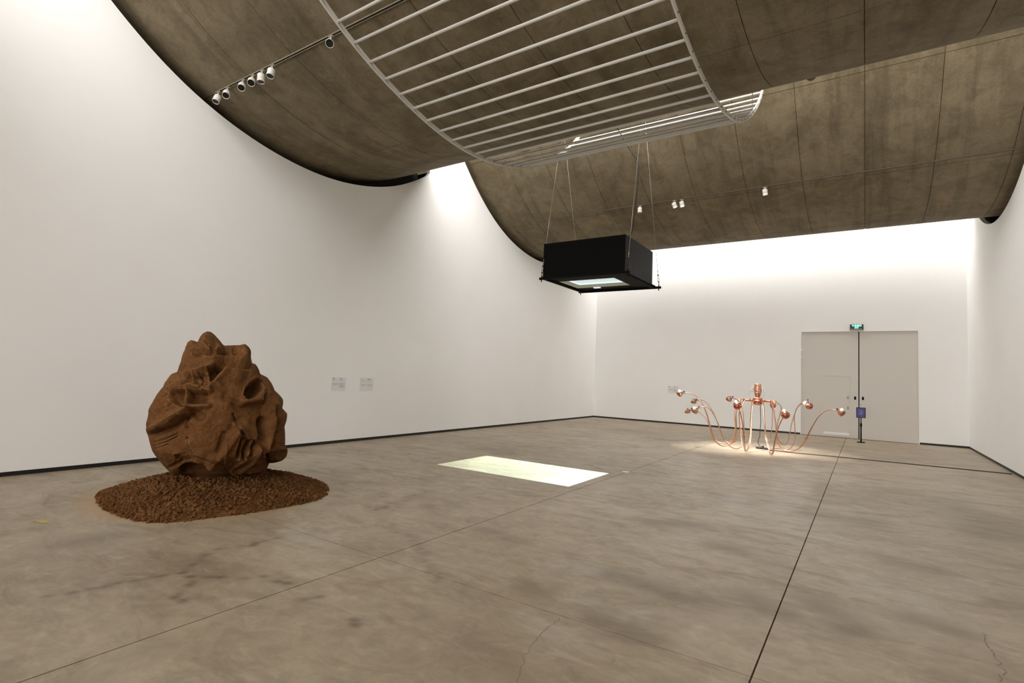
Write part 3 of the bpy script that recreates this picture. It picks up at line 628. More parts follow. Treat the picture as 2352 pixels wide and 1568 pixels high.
def clay_head():
    root=empty('clay_head_sculpture',(MCX,MCY,0),'huge rough brown clay head tipped back on a soil mound','sculpture')
    cen=np.array([0.0,1.02])
    O=np.array(OUT)-cen
    th=np.arctan2(O[:,1],O[:,0]); r=np.hypot(O[:,0],O[:,1])
    o=np.argsort(th); th=th[o]; r=r[o]
    th=np.r_[th[-3:]-2*np.pi,th,th[:3]+2*np.pi]; r=np.r_[r[-3:],r,r[:3]]
    NT,NP=640,360
    T=np.linspace(-np.pi,np.pi,NT,endpoint=False)
    rho=np.interp(T,th,r)
    for _ in range(1): rho=.5*rho+.25*(np.roll(rho,1)+np.roll(rho,-1))
    rs_=rho.copy()
    for _ in range(400): rs_=.5*rs_+.25*(np.roll(rs_,1)+np.roll(rs_,-1))
    PH=np.linspace(0,np.pi,NP+1)[1:-1]
    PHg,Tg=np.meshgrid(PH,T,indexing='ij')
    k=np.abs(np.sin(PHg))**1.0
    edge=k**1.6
    rr=(rho[None,:]*edge+rs_[None,:]*(1-edge))*k
    D=.80-.10*np.sin(Tg)*k
    U=cen[0]+rr*np.cos(Tg); Z=cen[1]+rr*np.sin(Tg)
    cs=np.cos(PHg); Wd=D*np.sign(cs)*np.abs(cs)**.85
    # upper part leans back (crag), lower part tucked
    Wd*=np.clip(1.0-.38*np.clip((Z-1.45)/.6,0,1),.4,1)*np.clip(.5+.5*np.clip((Z-.18)/.42,0,1),0,1)
    P=np.stack([U.ravel(),Wd.ravel(),Z.ravel()],1)
    # front relief
    h=np.zeros(len(P)); front=np.clip(np.cos(PHg).ravel()*2.2,0,1)
    Q=P[:,[0,2]]
    for pts,wd,am in FEAT:
        d=np.full(len(P),9.0)
        if len(pts)==1: d=np.linalg.norm(Q-np.array(pts[0]),axis=1)
        for a,b in zip(pts[:-1],pts[1:]): d=np.minimum(d,seg_d(Q,a,b)[0])
        if am>0: e=.72*np.clip(1-d/(1.45*wd),0,1)**1.15+.28*np.exp(-(d/wd)**2)
        else: e=np.exp(-np.abs(d/wd)**3.2)
        h+=am*e*(1.1 if am>0 else 1.2)
    for pts,am,so in POLY:
        V2=np.array(pts); n_=len(V2); d=np.full(len(P),9.0); ins=np.zeros(len(P),bool)
        for i in range(n_):
            a,b=V2[i],V2[(i+1)%n_]
            d=np.minimum(d,seg_d(Q,a,b)[0])
            cr=((a[1]>Q[:,1])!=(b[1]>Q[:,1]))&(Q[:,0]<(b[0]-a[0])*(Q[:,1]-a[1])/(b[1]-a[1]+1e-12)+a[0])
            ins^=cr
        t=np.clip(.5+np.where(ins,d,-d)/(2*so),0,1)
        h+=am*t*t*(3-2*t)
    # rough relief for the rest of the head
    n1=vnoise(P,1.9,1,4,.5); n2=vnoise(P,5.5,2,4,.55); n3=vnoise(P,19,4,3,.6)
    ridge=(1-np.abs(vnoise(P,2.7,7,3,.5)))-.6
    h=np.where(h>0,.17*np.tanh(h/.17),.30*np.tanh(h/.30))
    back=1-front
    h=h*front+back*(.10*ridge+.05*n1)
    rg=np.clip((-.30-P[:,0])/.3,0,1)*np.clip((P[:,2]-.75)/.3,0,1)
    h+=.018*n1+.010*n2+.0045*n3+rg*(.030*n2+.012*n3)
    crag=np.clip((P[:,2]-1.62)/.3,0,1); h+=crag*(.05*n2+.025*n3)
    # displacement: mostly along the smooth outward normal
    nr=np.stack([np.cos(Tg)*k/np.maximum(rs_[None,:],.3)*.8,cs,np.sin(Tg)*k/np.maximum(rs_[None,:],.3)*.8],-1).reshape(-1,3)
    nr/=np.linalg.norm(nr,axis=1)[:,None]
    sil=np.clip(1.12-k.ravel()**4.5,.12,1)
    P=P+nr*(h*sil)[:,None]
    P[:,2]=np.maximum(P[:,2],.10)
    R=np.array([[uv.x,uv.y,0],[wv.x,wv.y,0],[0,0,1.0]])
    V=P@R
    npz=NP-1
    V=np.r_[V,[V[:NT].mean(0)],[V[-NT:].mean(0)]]
    I=np.arange(NT); J=(I+1)%NT; fs=[]
    for a in range(npz-1):
        fs+=np.stack([a*NT+I,(a+1)*NT+I,(a+1)*NT+J,a*NT+J],1).tolist()
    fs+=np.stack([np.full(NT,npz*NT),I,J],1).tolist()
    fs+=np.stack([np.full(NT,npz*NT+1),(npz-1)*NT+J,(npz-1)*NT+I],1).tolist()
    mb=MB(); mb.v=V.tolist(); mb.f=fs; mb.sm=[True]*len(fs)
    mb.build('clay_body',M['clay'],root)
    return root
clay_head()

MA=np.radians([-180,-160,-138,-125,-110.6,-81,-61.3,-52,-42.3,-31,-15.2,2.8,18.3,27.7,43,60,90,135,180])
MR=np.array([1.30,1.34,1.39,1.28,1.20,1.215,1.334,1.396,1.367,1.26,1.223,1.23,1.306,1.378,1.366,1.36,1.35,1.30,1.30])*.985
MAF=np.linspace(-np.pi,np.pi,361); MRF=np.interp(MAF,MA,MR)
for _ in range(40):
    MRF[:-1]=.5*MRF[:-1]+.25*(np.roll(MRF[:-1],1)+np.roll(MRF[:-1],-1)); MRF[-1]=MRF[0]
def mrad(a): return np.interp((np.asarray(a)+np.pi)%(2*np.pi)-np.pi,MAF,MRF)
def mound_z(x,y):
    dx,dy=x-MCX,y-MCY
    a=np.arctan2(dy,dx); d=np.hypot(dx,dy)
    R=mrad(a)
    t=np.clip(1-d/R,0,1)
    return .30*(1-(1-t)**1.7)**1.0,d/R
soil=empty('soil_mound',(MCX,MCY,0),'low mound of loose brown crumbled clay under the clay head','soil mound')
mb=MB(); nr_,na=40,120
vs=[];fs=[]
for i in range(nr_+1):
    for k in range(na):
        a=2*math.pi*k/na
        R=float(mrad(a))
        d=R*(i/nr_)*.99; x,y=MCX+d*math.cos(a),MCY+d*math.sin(a)
        vs.append((x-MCX,y-MCY,float(mound_z(x,y)[0])*.97))
for i in range(nr_):
    for k in range(na):
        k2=(k+1)%na; fs.append((i*na+k,i*na+k2,(i+1)*na+k2,(i+1)*na+k))
mb.add(vs,fs,True).build('soil_heap',M['soil'],soil)
# clods
rs=np.random.RandomState(11)
phi=(1+5**.5)/2
ICO=np.array([(-1,phi,0),(1,phi,0),(-1,-phi,0),(1,-phi,0),(0,-1,phi),(0,1,phi),(0,-1,-phi),(0,1,-phi),(phi,0,-1),(phi,0,1),(-phi,0,-1),(-phi,0,1)])/math.hypot(1,phi)
ICF=[(0,11,5),(0,5,1),(0,1,7),(0,7,10),(0,10,11),(1,5,9),(5,11,4),(11,10,2),(10,7,6),(7,1,8),(3,9,4),(3,4,2),(3,2,6),(3,6,8),(3,8,9),(4,9,5),(2,4,11),(6,2,10),(8,6,7),(9,8,1)]
shapes=[ICO*rs.uniform(.72,1.22,(12,1))*np.array([1,rs.uniform(.65,1),rs.uniform(.5,.85)]) for _ in range(12)]
NC=11000
ang=rs.uniform(0,2*np.pi,NC); dd=np.sqrt(rs.uniform(.10,1.02,NC))
RR=mrad(ang)
cx=MCX+RR*dd*np.cos(ang); cy=MCY+RR*dd*np.sin(ang)
sz=.0085+.030*rs.beta(1.1,4.0,NC)
patch=vnoise(np.c_[cx,cy,np.zeros(NC)],2.4,9,2)
keep=(patch>-.55)|(rs.uniform(0,1,NC)<.35)
cx,cy,sz,dd=cx[keep],cy[keep],sz[keep],dd[keep]
cz=mound_z(cx,cy)[0]
score=sz/np.hypot(cx,cy)*np.where((cx-MCX)*.881-(cy-MCY)*.4726>-.1,1.6,1)
big=np.argsort(-score)[:300]; isbig=np.zeros(len(cx),bool); isbig[big]=True
def rot(rs):
    q=rs.normal(size=4); q/=np.linalg.norm(q); w_,x,y,z=q
    return np.array([[1-2*(y*y+z*z),2*(x*y-z*w_),2*(x*z+y*w_)],[2*(x*y+z*w_),1-2*(x*x+z*z),2*(y*z-x*w_)],[2*(x*z-y*w_),2*(y*z+x*w_),1-2*(x*x+y*y)]])
V=[];F=[]
ICFa=np.array(ICF); cnt=0
for i in np.where(~isbig)[0]:
    p=(shapes[i%12]@rot(rs).T)*sz[i]; p=p+np.array([cx[i]-MCX,cy[i]-MCY,cz[i]+sz[i]*.25])
    V.append(p); F.append(ICFa+cnt); cnt+=12
mb=MB(); mb.v=np.concatenate(V).tolist(); mb.f=np.concatenate(F).tolist(); mb.sm=[False]*len(mb.f)
mb.build('crumbs',M['soil'],soil,kind='stuff',label='fine loose clay crumbs')
cm=[]
for s_ in shapes:
    me=bpy.data.meshes.new('clod'); me.from_pydata(s_.tolist(),[],ICF); me.materials.append(M['soil']); cm.append(me)
for n_,i in enumerate(big):
    o=bpy.data.objects.new('clod',cm[n_%12]); COL.objects.link(o); o.parent=soil
    o.location=(cx[i]-MCX,cy[i]-MCY,cz[i]+sz[i]*.3); o.scale=(sz[i]*1.15,)*3
    o.rotation_euler=tuple(rs.uniform(0,6.28,3))

# ------------------------------------------------------------------ suspended white tube grille
GR=np.array([(2.5,7.42),(3.0,6.95),(3.5,6.56),(3.92,6.285),(4.36,6.05),(4.747,5.885),(5.078,5.776),(5.5,5.655),(5.9,5.56),(6.55,5.48),(7.1,5.482),(7.5,5.53),(8.229,5.68),(8.844,5.877),(9.578,6.217),(10.418,6.775),(10.983,7.267),(11.22,7.55)])
GQ=resample(GR,90,12)
GX0,GX1=-5.72,-1.70
gl=empty('tube_grille',(GX0,6.6,5.48),'large white curved grille of parallel tubes hung below the near vault','grille')
def G(mb): return local(mb,(GX0,6.6,5.48))
for x in (GX0,GX1):
    mb=MB()
    # flat side rail: a bent flat bar on edge
    A=offs(GQ,.035); B=offs(GQ,-.035); t=.012; m=len(GQ)
    vs=[(x-t,*p) for p in A]+[(x+t,*p) for p in A]+[(x+t,*p) for p in B]+[(x-t,*p) for p in B]
    fs=[]
    for i in range(m-1):
        for k in range(4): fs.append((k*m+i,k*m+i+1,((k+1)%4)*m+i+1,((k+1)%4)*m+i))
    fs+=[(0,m,2*m,3*m),(m-1,2*m-1,3*m-1,4*m-1)]
    rail=G(mb.add(vs,fs)).build('side_rail',M['white_tube'],gl)
    bolts=MB()
    ga=np.r_[0,np.cumsum(np.linalg.norm(np.diff(GQ,axis=0),axis=1))]
    for s in np.arange(.2,ga[-1],.152*2):
        yy,zz_=np.interp(s,ga,GQ[:,0]),np.interp(s,ga,GQ[:,1])
        bolts.lathe([(.009,0),(.009,.006),(.004,.009)],6,(x+(.012 if x==GX1 else -.012),yy,zz_),(1 if x==GX1 else -1,0,0))
    G(bolts).build('rail_bolts',M['bk'],rail)
ga=np.r_[0,np.cumsum(np.linalg.norm(np.diff(GQ,axis=0),axis=1))]
s_first=float(np.interp(4.18,GQ[:,0],ga))
proto=None
s=s_first-.305*5
while s<ga[-1]-.03:
    if s>.03:
        yy,zz_=float(np.interp(s,ga,GQ[:,0])),float(np.interp(s,ga,GQ[:,1]))
        if proto is None:
            proto=MB().tube([(.012,0,0),(GX1-GX0-.012,0,0)],.020,10).build('tube_bar',M['white_tube'],gl); o=proto
        else:
            o=proto.copy(); COL.objects.link(o); o.parent=gl
        o.location=(0,yy-6.6,zz_-5.48)
    s+=.305
# hanger rods up to the vault
for x in (GX0,GX1,(GX0+GX1)/2):
    for y in (3.4,10.1):
        z0=float(np.interp(y,GQ[:,0],GQ[:,1])); z1=float(np.interp(y,SH[:,0],SH[:,1]))
        if x not in (GX0,GX1) and y>6: continue
        G(MB().tube([(x,y,z0),(x,y,z1+.005)],.006,6)).build('hanger_rod',M['wire'],gl)

# ------------------------------------------------------------------ light tracks and spotlights
def track(label,y,z,x0,x1,nrm,mt='track',q=1.0):
    t=empty('light_track',(x0,y,z),label,'light track')
    n_=Vector((0,nrm[0],nrm[1])); tg=Vector((0,-nrm[1],nrm[0]))
    def prof(a0,a1,d0,d1,mat,name):
        vs=[]
        for x in (0,x1-x0):
            for a,d in ((a0,d0),(a1,d0),(a1,d1),(a0,d1)):
                p=tg*a+n_*d; vs.append((x,p.y,p.z))
        return MB().add(vs,[(0,1,2,3),(7,6,5,4),(0,4,5,1),(1,5,6,2),(2,6,7,3),(3,7,4,0)]).build(name,mat,t)
    prof(-.018*q,-.010*q,0,.028*q,M[mt],'rail_side'); prof(.010*q,.018*q,0,.028*q,M[mt],'rail_side'); prof(-.010*q,.010*q,0,.010*q,M['bk'],'rail_slot')
    return t
def soffit(y,k):
    yy=y-BAY*k; i=int(np.argmin(abs(SH[:,0]-yy)))
    T=SH[min(i+1,119)]-SH[max(i-1,0)]; T/=np.linalg.norm(T)
    return float(np.interp(yy,SH[:,0],SH[:,1])),(T[1],-T[0])      # outward (down) normal
zt,nt_=soffit(4.58,0); track('thin light track across the near vault',4.58,zt,-9.55,2.5,nt_)
zt2,nt2=soffit(13.84,1); track('thin light track across the far vault',13.84,zt2,-9.0,2.5,nt2,'track2',.6)
def spot(label,x,y,k,aim,group,lit=None,sz=1.0,hang=.115):
    z,n_=soffit(y,k)
    base=Vector((x,y,z))+Vector((0,n_[0],n_[1]))*.028
    r=empty('track_spotlight',base,label,'spotlight',group)
    d=Vector((0,n_[0]*.4,n_[1]*.4-.75)).normalized()
    MB().bbox((-.045,-.016,-.022),(.045,.016,0),.004).build('track_adapter',M['track'],r)
    piv=d*hang
    MB().tube([(0,0,-.01),piv],.011,8).build('stem',M['white_can'],r)
    a=Vector(aim).normalized()
    R=.058*sz; L=.135*sz; c=piv-a*L*.25
    can=MB().lathe([(.001,-.004),(R*.85,-.004),(R*.97,.002),(R,.012),(R,L*.68),(R*.94,L*.69),(R*.94,L*.73),(R,L*.74),(R,L),(R*.93,L),(R*.90,L*.80),(R*.90,L*.55),(.001,L*.55)],24,c,a).build('can',M['white_can'],r)
    MB().lathe([(.001,L*.62),(R*.88,L*.62),(R*.88,L*.86),(R*.90,L*.90)],20,c,a).build('lens',M['lens'] if not lit else M['glowlens'],can)
    if lit:
        ld=bpy.data.lights.new('spot_beam','SPOT'); ld.energy=lit; ld.color=(1,.99,.985); ld.spot_size=math.radians(30); ld.spot_blend=.75; ld.shadow_soft_size=.14
        lo=bpy.data.objects.new('spot_beam',ld); COL.objects.link(lo); lo.parent=r
        lo.location=c+a*(L+.02); lo.rotation_euler=a.to_track_quat('-Z','Y').to_euler()
    return r
M['glowlens']=mk_emit('lit_lens',(1,.98,.95),9)
cv=lambda x,y,z:(Vector((0,0,1.65))-Vector((x,y,z))).normalized()
GN='track spotlights on the near vault'; GF='track spotlights on the far vault'
near=[(-9.44,(-.05,-.30,-.95),.25,'white track spotlight nearest the left wall'),
      (-9.14,(.1,-.25,-.85),.55,'second white track spotlight from the left wall, its black lens showing'),
      (-8.66,(.1,-.25,-.85),.6,'third white track spotlight from the left wall, its black lens showing'),
      (-8.37,(.1,-.25,-.85),.62,'fourth white track spotlight from the left wall, its black lens showing'),
      (-8.10,(.12,-.05,-1),.0,'fifth white track spotlight from the left wall, aimed straight down'),
      (-7.82,(.10,-.20,-.95),.12,'sixth white track spotlight from the left wall, aimed downwards'),
      (-6.38,(0,0,-1),.95,'lone white track spotlight beside the tube grille, black lens facing out')]
for x,a,f,lb in near:
    aa=Vector(a).normalized()*(1-f)+cv(x,4.58,6.3)*f
    spot(lb,x,4.58,0,aa,GN)
far=[(-5.16,(0,0,-1),None,'white track spotlight above the black box, pointing straight down'),
     (-4.22,Vector((-2.3,15.3,0))-Vector((-4.22,13.8,6.3)),2900,'left one of the paired far spotlights, lit and aimed at the copper arms'),
     (-4.02,Vector((-2.9,14.6,0))-Vector((-4.02,13.8,6.3)),2000,'right one of the paired far spotlights, close beside its lit neighbour'),
     (-2.02,Vector((-1.5,15.2,0))-Vector((-2.02,13.85,6.3)),1300,'lone white spotlight on the far vault to the right of the pair')]
for x,a,lit,lb in far: spot(lb,x,13.84,1,a,GF,lit,1.0,.10)

# ------------------------------------------------------------------ hanging black projection box
BX0,BX1,BY0,BY1,BZ0,BZ1=-5.70,-3.87,9.62,11.22,3.745,4.47
bc=(( BX0+BX1)/2,(BY0+BY1)/2,BZ0)
bxr=empty('projection_box',bc,'black box hung on wires with a glowing tray underneath','projection box')
B=lambda mb:local(mb,bc)
t=.02
B(MB().bbox((BX0,BY0,BZ0),(BX1,BY0+t,BZ1),.004)).build('front_panel',M['bk'],bxr)
B(MB().bbox((BX0,BY1-t,BZ0),(BX1,BY1,BZ1),.004)).build('back_panel',M['bk'],bxr)
B(MB().bbox((BX0,BY0+t,BZ0),(BX0+t,BY1-t,BZ1),.004)).build('side_panel',M['bkside'],bxr)
B(MB().bbox((BX1-t,BY0+t,BZ0),(BX1,BY1-t,BZ1),.004)).build('side_panel',M['bkside'],bxr)
B(MB().bbox((BX0+t,BY0+t,BZ1-t),(BX1-t,BY1-t,BZ1),.004)).build('top_panel',M['bk'],bxr)
# underside with a rectangular opening
OX0,OX1,OY0,OY1=-5.58,-4.30,10.13,11.03
bp=MB()
zb0,zb1=BZ0-.012,BZ0+.012
bp.box((BX0+t,BY0+t,zb0),(OX0,BY1-t,zb1)); bp.box((OX1,BY0+t,zb0),(BX1-t,BY1-t,zb1)); bp.box((OX0,BY0+t,zb0),(OX1,OY0,zb1)); bp.box((OX0,OY1,zb0),(OX1,BY1-t,zb1))
bp.box((BX0,BY1-t,zb0),(BX1,11.44,zb1)); bp.box((BX0,9.56,zb0),(BX1,BY0+t,zb1))
B(bp).build('bottom_panel',M['bk'],bxr)
# pale sloping tray rim leading to the lit surface
ins=.085; zt_=BZ0+.045
tr=MB()
o_=[(OX0,OY0,zb0),(OX1,OY0,zb0),(OX1,OY1,zb0),(OX0,OY1,zb0)]; i_=[(OX0+ins,OY0+ins,zt_),(OX1-ins,OY0+ins,zt_),(OX1-ins,OY1-ins,zt_),(OX0+ins,OY1-ins,zt_)]
tr.add(o_+i_,[(k,(k+1)%4,(k+1)%4+4,k+4) for k in range(4)])
trim_o=B(tr).build('tray_rim',M['tray'],bxr)
pr=MB(); dz=.025
j_=[(p[0],p[1],zt_+dz) for p in i_]
pr.add(i_+j_,[(k,(k+1)%4,(k+1)%4+4,k+4) for k in range(4)]+[(4,5,6,7)])
B(pr).build('lit_tray',M['glow'],bxr,label='glowing pale blue panel')
# support frame below: two long bars with bolts, two cross bars
for y in (9.56,11.42):
    x0,x1=(-5.74,-3.74)
    b_=B(MB().bbox((x0,y-.025,3.685),(x1,y+.025,3.735),.004)).build('support_bar',M['bk'],bxr)
    for x in (-5.69,-3.79):
        B(MB().tube([(x,y,3.64),(x,y,3.79)],.010,8)).build('eye_bolt',M['bk'],b_)
for x in (BX0+.05,BX1-.05):
    B(MB().bbox((x-.025,9.585,3.69),(x+.025,11.395,3.73),.004)).build('cross_bar',M['bk'],bxr)
B(MB().bbox((-5.18,11.02,3.715),(-5.02,11.10,3.733),.004)).build('bar_light_patch',M['glow'],bxr,label='glowing patch standing for light leaking onto the bar')  # added glowing block imitates light leaking onto the frame bar
# the projector's own beam: a rectangle of light thrown on the floor
pl=bpy.data.lights.new('projector_beam','POINT'); pl.shadow_soft_size=0.0; pl.energy=3500.0; pl.color=(1,1,1)
plo=bpy.data.objects.new('projector_beam',pl); COL.objects.link(plo); plo.parent=bxr
LP=Vector((-4.95,10.62,3.62)); plo.location=LP-Vector(bc)
pl.use_nodes=True; nt=pl.node_tree; em=nt.nodes['Emission']
g=N(nt,'ShaderNodeNewGeometry'); sp=N(nt,'ShaderNodeSeparateXYZ'); nt.links.new(g.outputs['Incoming'],sp.inputs[0])
iz=sp.outputs[2]
ax=math_(nt,'DIVIDE',sp.outputs[0],iz); ay=math_(nt,'DIVIDE',sp.outputs[1],iz)      # slope per unit of height
PX0,PX1,PY0,PY1=-6.42,-3.755,7.34,8.865
def band(v,a,b):
    lo,hi=min(a,b),max(a,b)
    return math_(nt,'MULTIPLY',math_(nt,'GREATER_THAN',v,lo),math_(nt,'LESS_THAN',v,hi))
mk=band(ax,-(PX0-LP.x)/LP.z,-(PX1-LP.x)/LP.z)
my=band(ay,-(PY0-LP.y)/LP.z,-(PY1-LP.y)/LP.z)
down=math_(nt,'LESS_THAN',iz,0.0)
msk=math_(nt,'MULTIPLY',math_(nt,'MULTIPLY',mk,my),down)
PROJ=1.0
nt.links.new(math_(nt,'MULTIPLY',msk,PROJ),em.inputs['Strength'])
em.inputs['Color'].default_value=(.74,1.0,.96,1)
# suspension wires, each a thing of its own
tops={(-5.69,9.56):(-5.66,10.14),(-3.79,9.56):(-3.80,10.14),(-3.79,11.42):(-3.77,10.23),(-5.69,11.42):(-5.64,10.23)}
nm={(-5.69,9.56):'front left',(-3.79,9.56):'front right',(-3.79,11.42):'back right',(-5.69,11.42):'back left'}
for (x,y),(tx,ty) in tops.items():
    zt=float(np.interp(ty,SH[:,0],SH[:,1]))-.004
    wr_=empty('suspension_wire',(x,y,3.79),'thin steel wire at the %s corner of the black box'%nm[(x,y)],'wire','wires holding the black box')
    a=Vector((x,y,3.79)); b=Vector((tx,ty,zt)); dr=(b-a).normalized()
    local(MB().tube([a+dr*.34,b],.0045,6),(x,y,3.79)).build('wire',M['wire'],wr_)
    tb=MB()
    c0=a+dr*.03; 
    # turnbuckle: two slim side rods, end eyes
    sd=Vector((1,0,0))
    for s_ in (-1,1): tb.tube([c0+dr*.03+sd*.014*s_,c0+dr*.15+sd*.014*s_],.0045,6)
    for h in (.015,.165): tb.ball(c0+dr*h,.018,8,6)
    tb.tube([a-dr*.01,c0+dr*.03],.005,6); 
    local(tb,(x,y,3.79)).build('turnbuckle',M['cable'] if y<10 else M['cable'],wr_)
    ch=MB()
    for i in range(4):
        q=a+dr*(.20+.04*i); ch.ball(q,.011,8,6,(.6 if i%2 else 1.2,1,1.7))
    local(ch,(x,y,3.79)).build('chain_links',M['wire'],wr_)
pc=[(-4.42,10.2,float(np.interp(10.2,SH[:,0],SH[:,1]))-.01),(-4.226,10.5,6.628),(-4.074,10.45,6.388),(-3.95,10.42,6.24),(-3.915,10.4,6.15),(-3.90,10.3,5.9),(-3.88,10.2,5.5),(-3.872,10.1,5.1),(-3.862,10.0,4.72),(-3.875,10.0,4.60),(-3.905,9.96,4.50),(-3.95,9.95,4.475)]
tag(MB().tube([tuple(p) for p in resample(np.array(pc),50,6)],.009,8).build('power_cable',M['cable']),'black cable dropping from the vault edge into the black box','cable')

# ------------------------------------------------------------------ copper lamp sculpture
HC=(-2.37,15.35,0)
oc=empty('copper_lamp_sculpture',HC,'copper creature of bent tubes with lamp heads on long arms','sculpture')
OL=lambda mb:local(mb,HC)
hx,hy=HC[0],HC[1]
body=OL(MB().lathe([(.001,1.33),(.045,1.33),(.060,1.36),(.072,1.40),(.085,1.46),(.092,1.53),(.090,1.60),(.080,1.655),(.084,1.665),(.084,1.68),(.070,1.69),(.001,1.692)],28,(hx,hy,0))).build('vessel',M['copper'],oc)
for z in (1.44,1.58):
    OL(MB().lathe([(.086,z),(.097,z+.006),(.086,z+.014)],24,(hx,hy,0))).build('band',M['copper'],body)
OL(MB().lathe([(.001,1.265),(.105,1.265),(.115,1.275),(.115,1.315),(.10,1.33),(.055,1.335),(.001,1.335)],26,(hx,hy,0))).build('collar',M['copper'],oc)
OL(MB().lathe([(.001,1.13),(.06,1.132),(.095,1.15),(.118,1.19),(.122,1.225),(.122,1.265),(.001,1.266)],26,(hx,hy,0))).build('hub_bowl',M['dcopper'],oc)
for x0,x1 in ((-2.79,-2.47),(-2.27,-1.96)):
    b_=OL(MB().tube([(x0,hy,1.246),(x1,hy,1.246)],.030,12)).build('manifold',M['dcopper'],oc)
    for i in range(4):
        x=x0+(x1-x0)*(i+.5)/4
        OL(MB().lathe([(.031,-.014),(.038,-.010),(.038,.010),(.031,.014)],14,(x,hy,1.246),(1,0,0))).build('pipe_collar',M['copper'],b_)
    e=x0 if x0<-2.5 else x1
    OL(MB().tube([(e,hy-.14,1.246),(e,hy+.14,1.246)],.026,10)).build('manifold_end',M['copper'],oc)
# side taps and wires on the vessel
for sg in (-1,1):
    tp=MB()
    tp.tube([(hx+sg*.08,hy-.02,1.55),(hx+sg*.125,hy-.03,1.545)],.016,8); tp.ball((hx+sg*.128,hy-.03,1.545),.026,10,8)
    tp.ball((hx+sg*.105,hy-.05,1.60),.020,10,8); tp.ball((hx+sg*.118,hy-.055,1.50),.022,10,8)
    tp.tube([(hx+sg*.12,hy-.04,1.50),(hx+sg*.165,hy-.05,1.475)],.012,8)
    OL(tp).build('tap',M['chrome'],oc)
    OL(MB().tube([tuple(p) for p in resample(np.array([(hx+sg*.15,hy-.05,1.50),(hx+sg*.19,hy-.06,1.485),(hx+sg*.205,hy-.06,1.45),(hx+sg*.19,hy-.06,1.40),(hx+sg*.13,hy-.05,1.37)]),14,2)],.004,6)).build('wire_whisker',M['wire'],oc)
OL(MB().ball((hx+.005,hy-.07,1.385),.016,10,8)).build('drain_knob',M['copper'],oc)
HEADS={'L1':((-4.136,14.4,1.332),1,(-.25,-.1,1)),'L2':((-4.18,16.0,1.10),0,(-.75,-.2,.6)),'L3':((-3.647,14.1,.918),1,(-.5,.1,.85)),'L4':((-4.273,15.7,.824),0,(-.9,-.2,.4)),
 'C1':((-3.362,16.8,1.196),0,(-.6,.3,.7)),'C2':((-2.526,13.5,1.134),1,(0,.75,.65)),'R1':((-2.231,17.1,1.06),0,(0,.5,.85)),'R2':((-1.519,13.6,.99),1,(0,.75,.65)),
 'R3':((-1.16,15.2,1.18),1,(-.6,.45,.65)),'R4':((-.474,14.7,1.076),1,(.35,.2,.95))}
for key,pts in ARMS.items():
    P=np.array(pts); P[:,2]=np.maximum(P[:,2],.0135)
    Q=resample(P,72,5); Q[:,2]=np.maximum(Q[:,2],.0135)
    am=OL(MB().tube([tuple(p) for p in Q],.0108,8)).build('arm',M['copper'],oc)
    # twin thinner tube along the lower half
    if key in ('L1','L4','R4','R2','C2'):
        Q2=Q[8:64].copy(); off=.022*np.sin(np.linspace(0,math.pi,len(Q2)))
        Q2[:,1]+=off+.006; Q2[:,0]+=off; Q2[:,2]=np.maximum(Q2[:,2],.009)
        OL(MB().tube([tuple(p) for p in Q2],.007,6)).build('twin_tube',M['copper'],am)
    if key not in HEADS: continue
    c,lit,op=HEADS[key]; c=Vector(c); a=Vector(op).normalized(); e=Vector(pts[-1])
    big=key in ('C2','R2'); R=.098 if big else .085
    front=key in ('C2','R2','R3')
    prof=[(.001,-.075),(.02,-.073),(.045,-.05),(.068,-.015),(.082,.03),(R,.062),(R*.97,.062),(.076,.03),(.06,-.01),(.038,-.04),(.001,-.06)]
    if front: prof=[(.001,-.072),(.035,-.068),(.065,-.048),(.088,-.012),(R,.03),(R*.97,.032),(.08,-.005),(.055,-.04),(.001,-.06)]
    cup=OL(MB().lathe(prof,22,c,a)).build('lamp_cup',M['dcopper'] if front else M['copper'],am)
    OL(MB().tube([e,e.lerp(c,.55)],.010,8)).build('neck',M['cable'],am)
    q=e+Vector((0,0,.03)); OL(MB().bbox(tuple(q-Vector((.018,.012,.012))),tuple(q+Vector((.018,.012,.022))),.003)).build('clamp',M['cable'],am)
    bp_=c+a*.055+Vector((0,0,.035))
    if key in ('C2','R2','R3'): bp_=c+Vector((-.02,-.06,.115))
    if key=='R3': bp_=c+Vector((-.11,-.03,.07))
    OL(MB().tube([e+Vector((0,0,.04)),bp_],.005,6)).build('led_stalk',M['wire'],am)
    OL(MB().ball(bp_,.024,12,8)).build('led_bulb',M['led'] if lit else M['ledoff'],am)
    if lit:
        ld=bpy.data.lights.new('led_light','POINT'); ld.energy=3.5; ld.color=(.88,.92,1); ld.shadow_soft_size=.03
        lo=bpy.data.objects.new('led_light',ld); COL.objects.link(lo); lo.parent=am; lo.location=bp_+Vector((0,0,.06))-Vector(HC)
# mains lead and power strip under the sculpture
tag(MB().tube([tuple(p) for p in resample(np.array([(hx+.07,hy-.03,1.16),(hx+.075,hy-.03,.95),(hx+.085,hy-.03,.7),(hx+.07,hy-.04,.45),(hx+.075,hy-.05,.32),(hx+.02,hy-.07,.18),(hx+.06,hy-.08,.08),(hx+.12,hy-.09,.045)]),40,3)],.008,8).build('hanging_cord',M['cable']),'dark wavy cord hanging from the copper body to the floor','cord')
psr=empty('power_strip',(-2.24,15.26,0),'short black power strip on the floor under the copper arms','power strip')
psr.rotation_euler=(0,0,-.27)
MB().bbox((-.15,-.032,0),(.15,.032,.042),.008).build('casing',M['cable'],psr)
for x in (-.08,0.02,.1): MB().bbox((x-.02,-.02,.042),(x+.02,.02,.046),.002).build('socket',M['bk'],psr)
MB().bbox((.0,-.02,.042),(.05,.02,.085),.006).build('plug',M['cable'],psr)
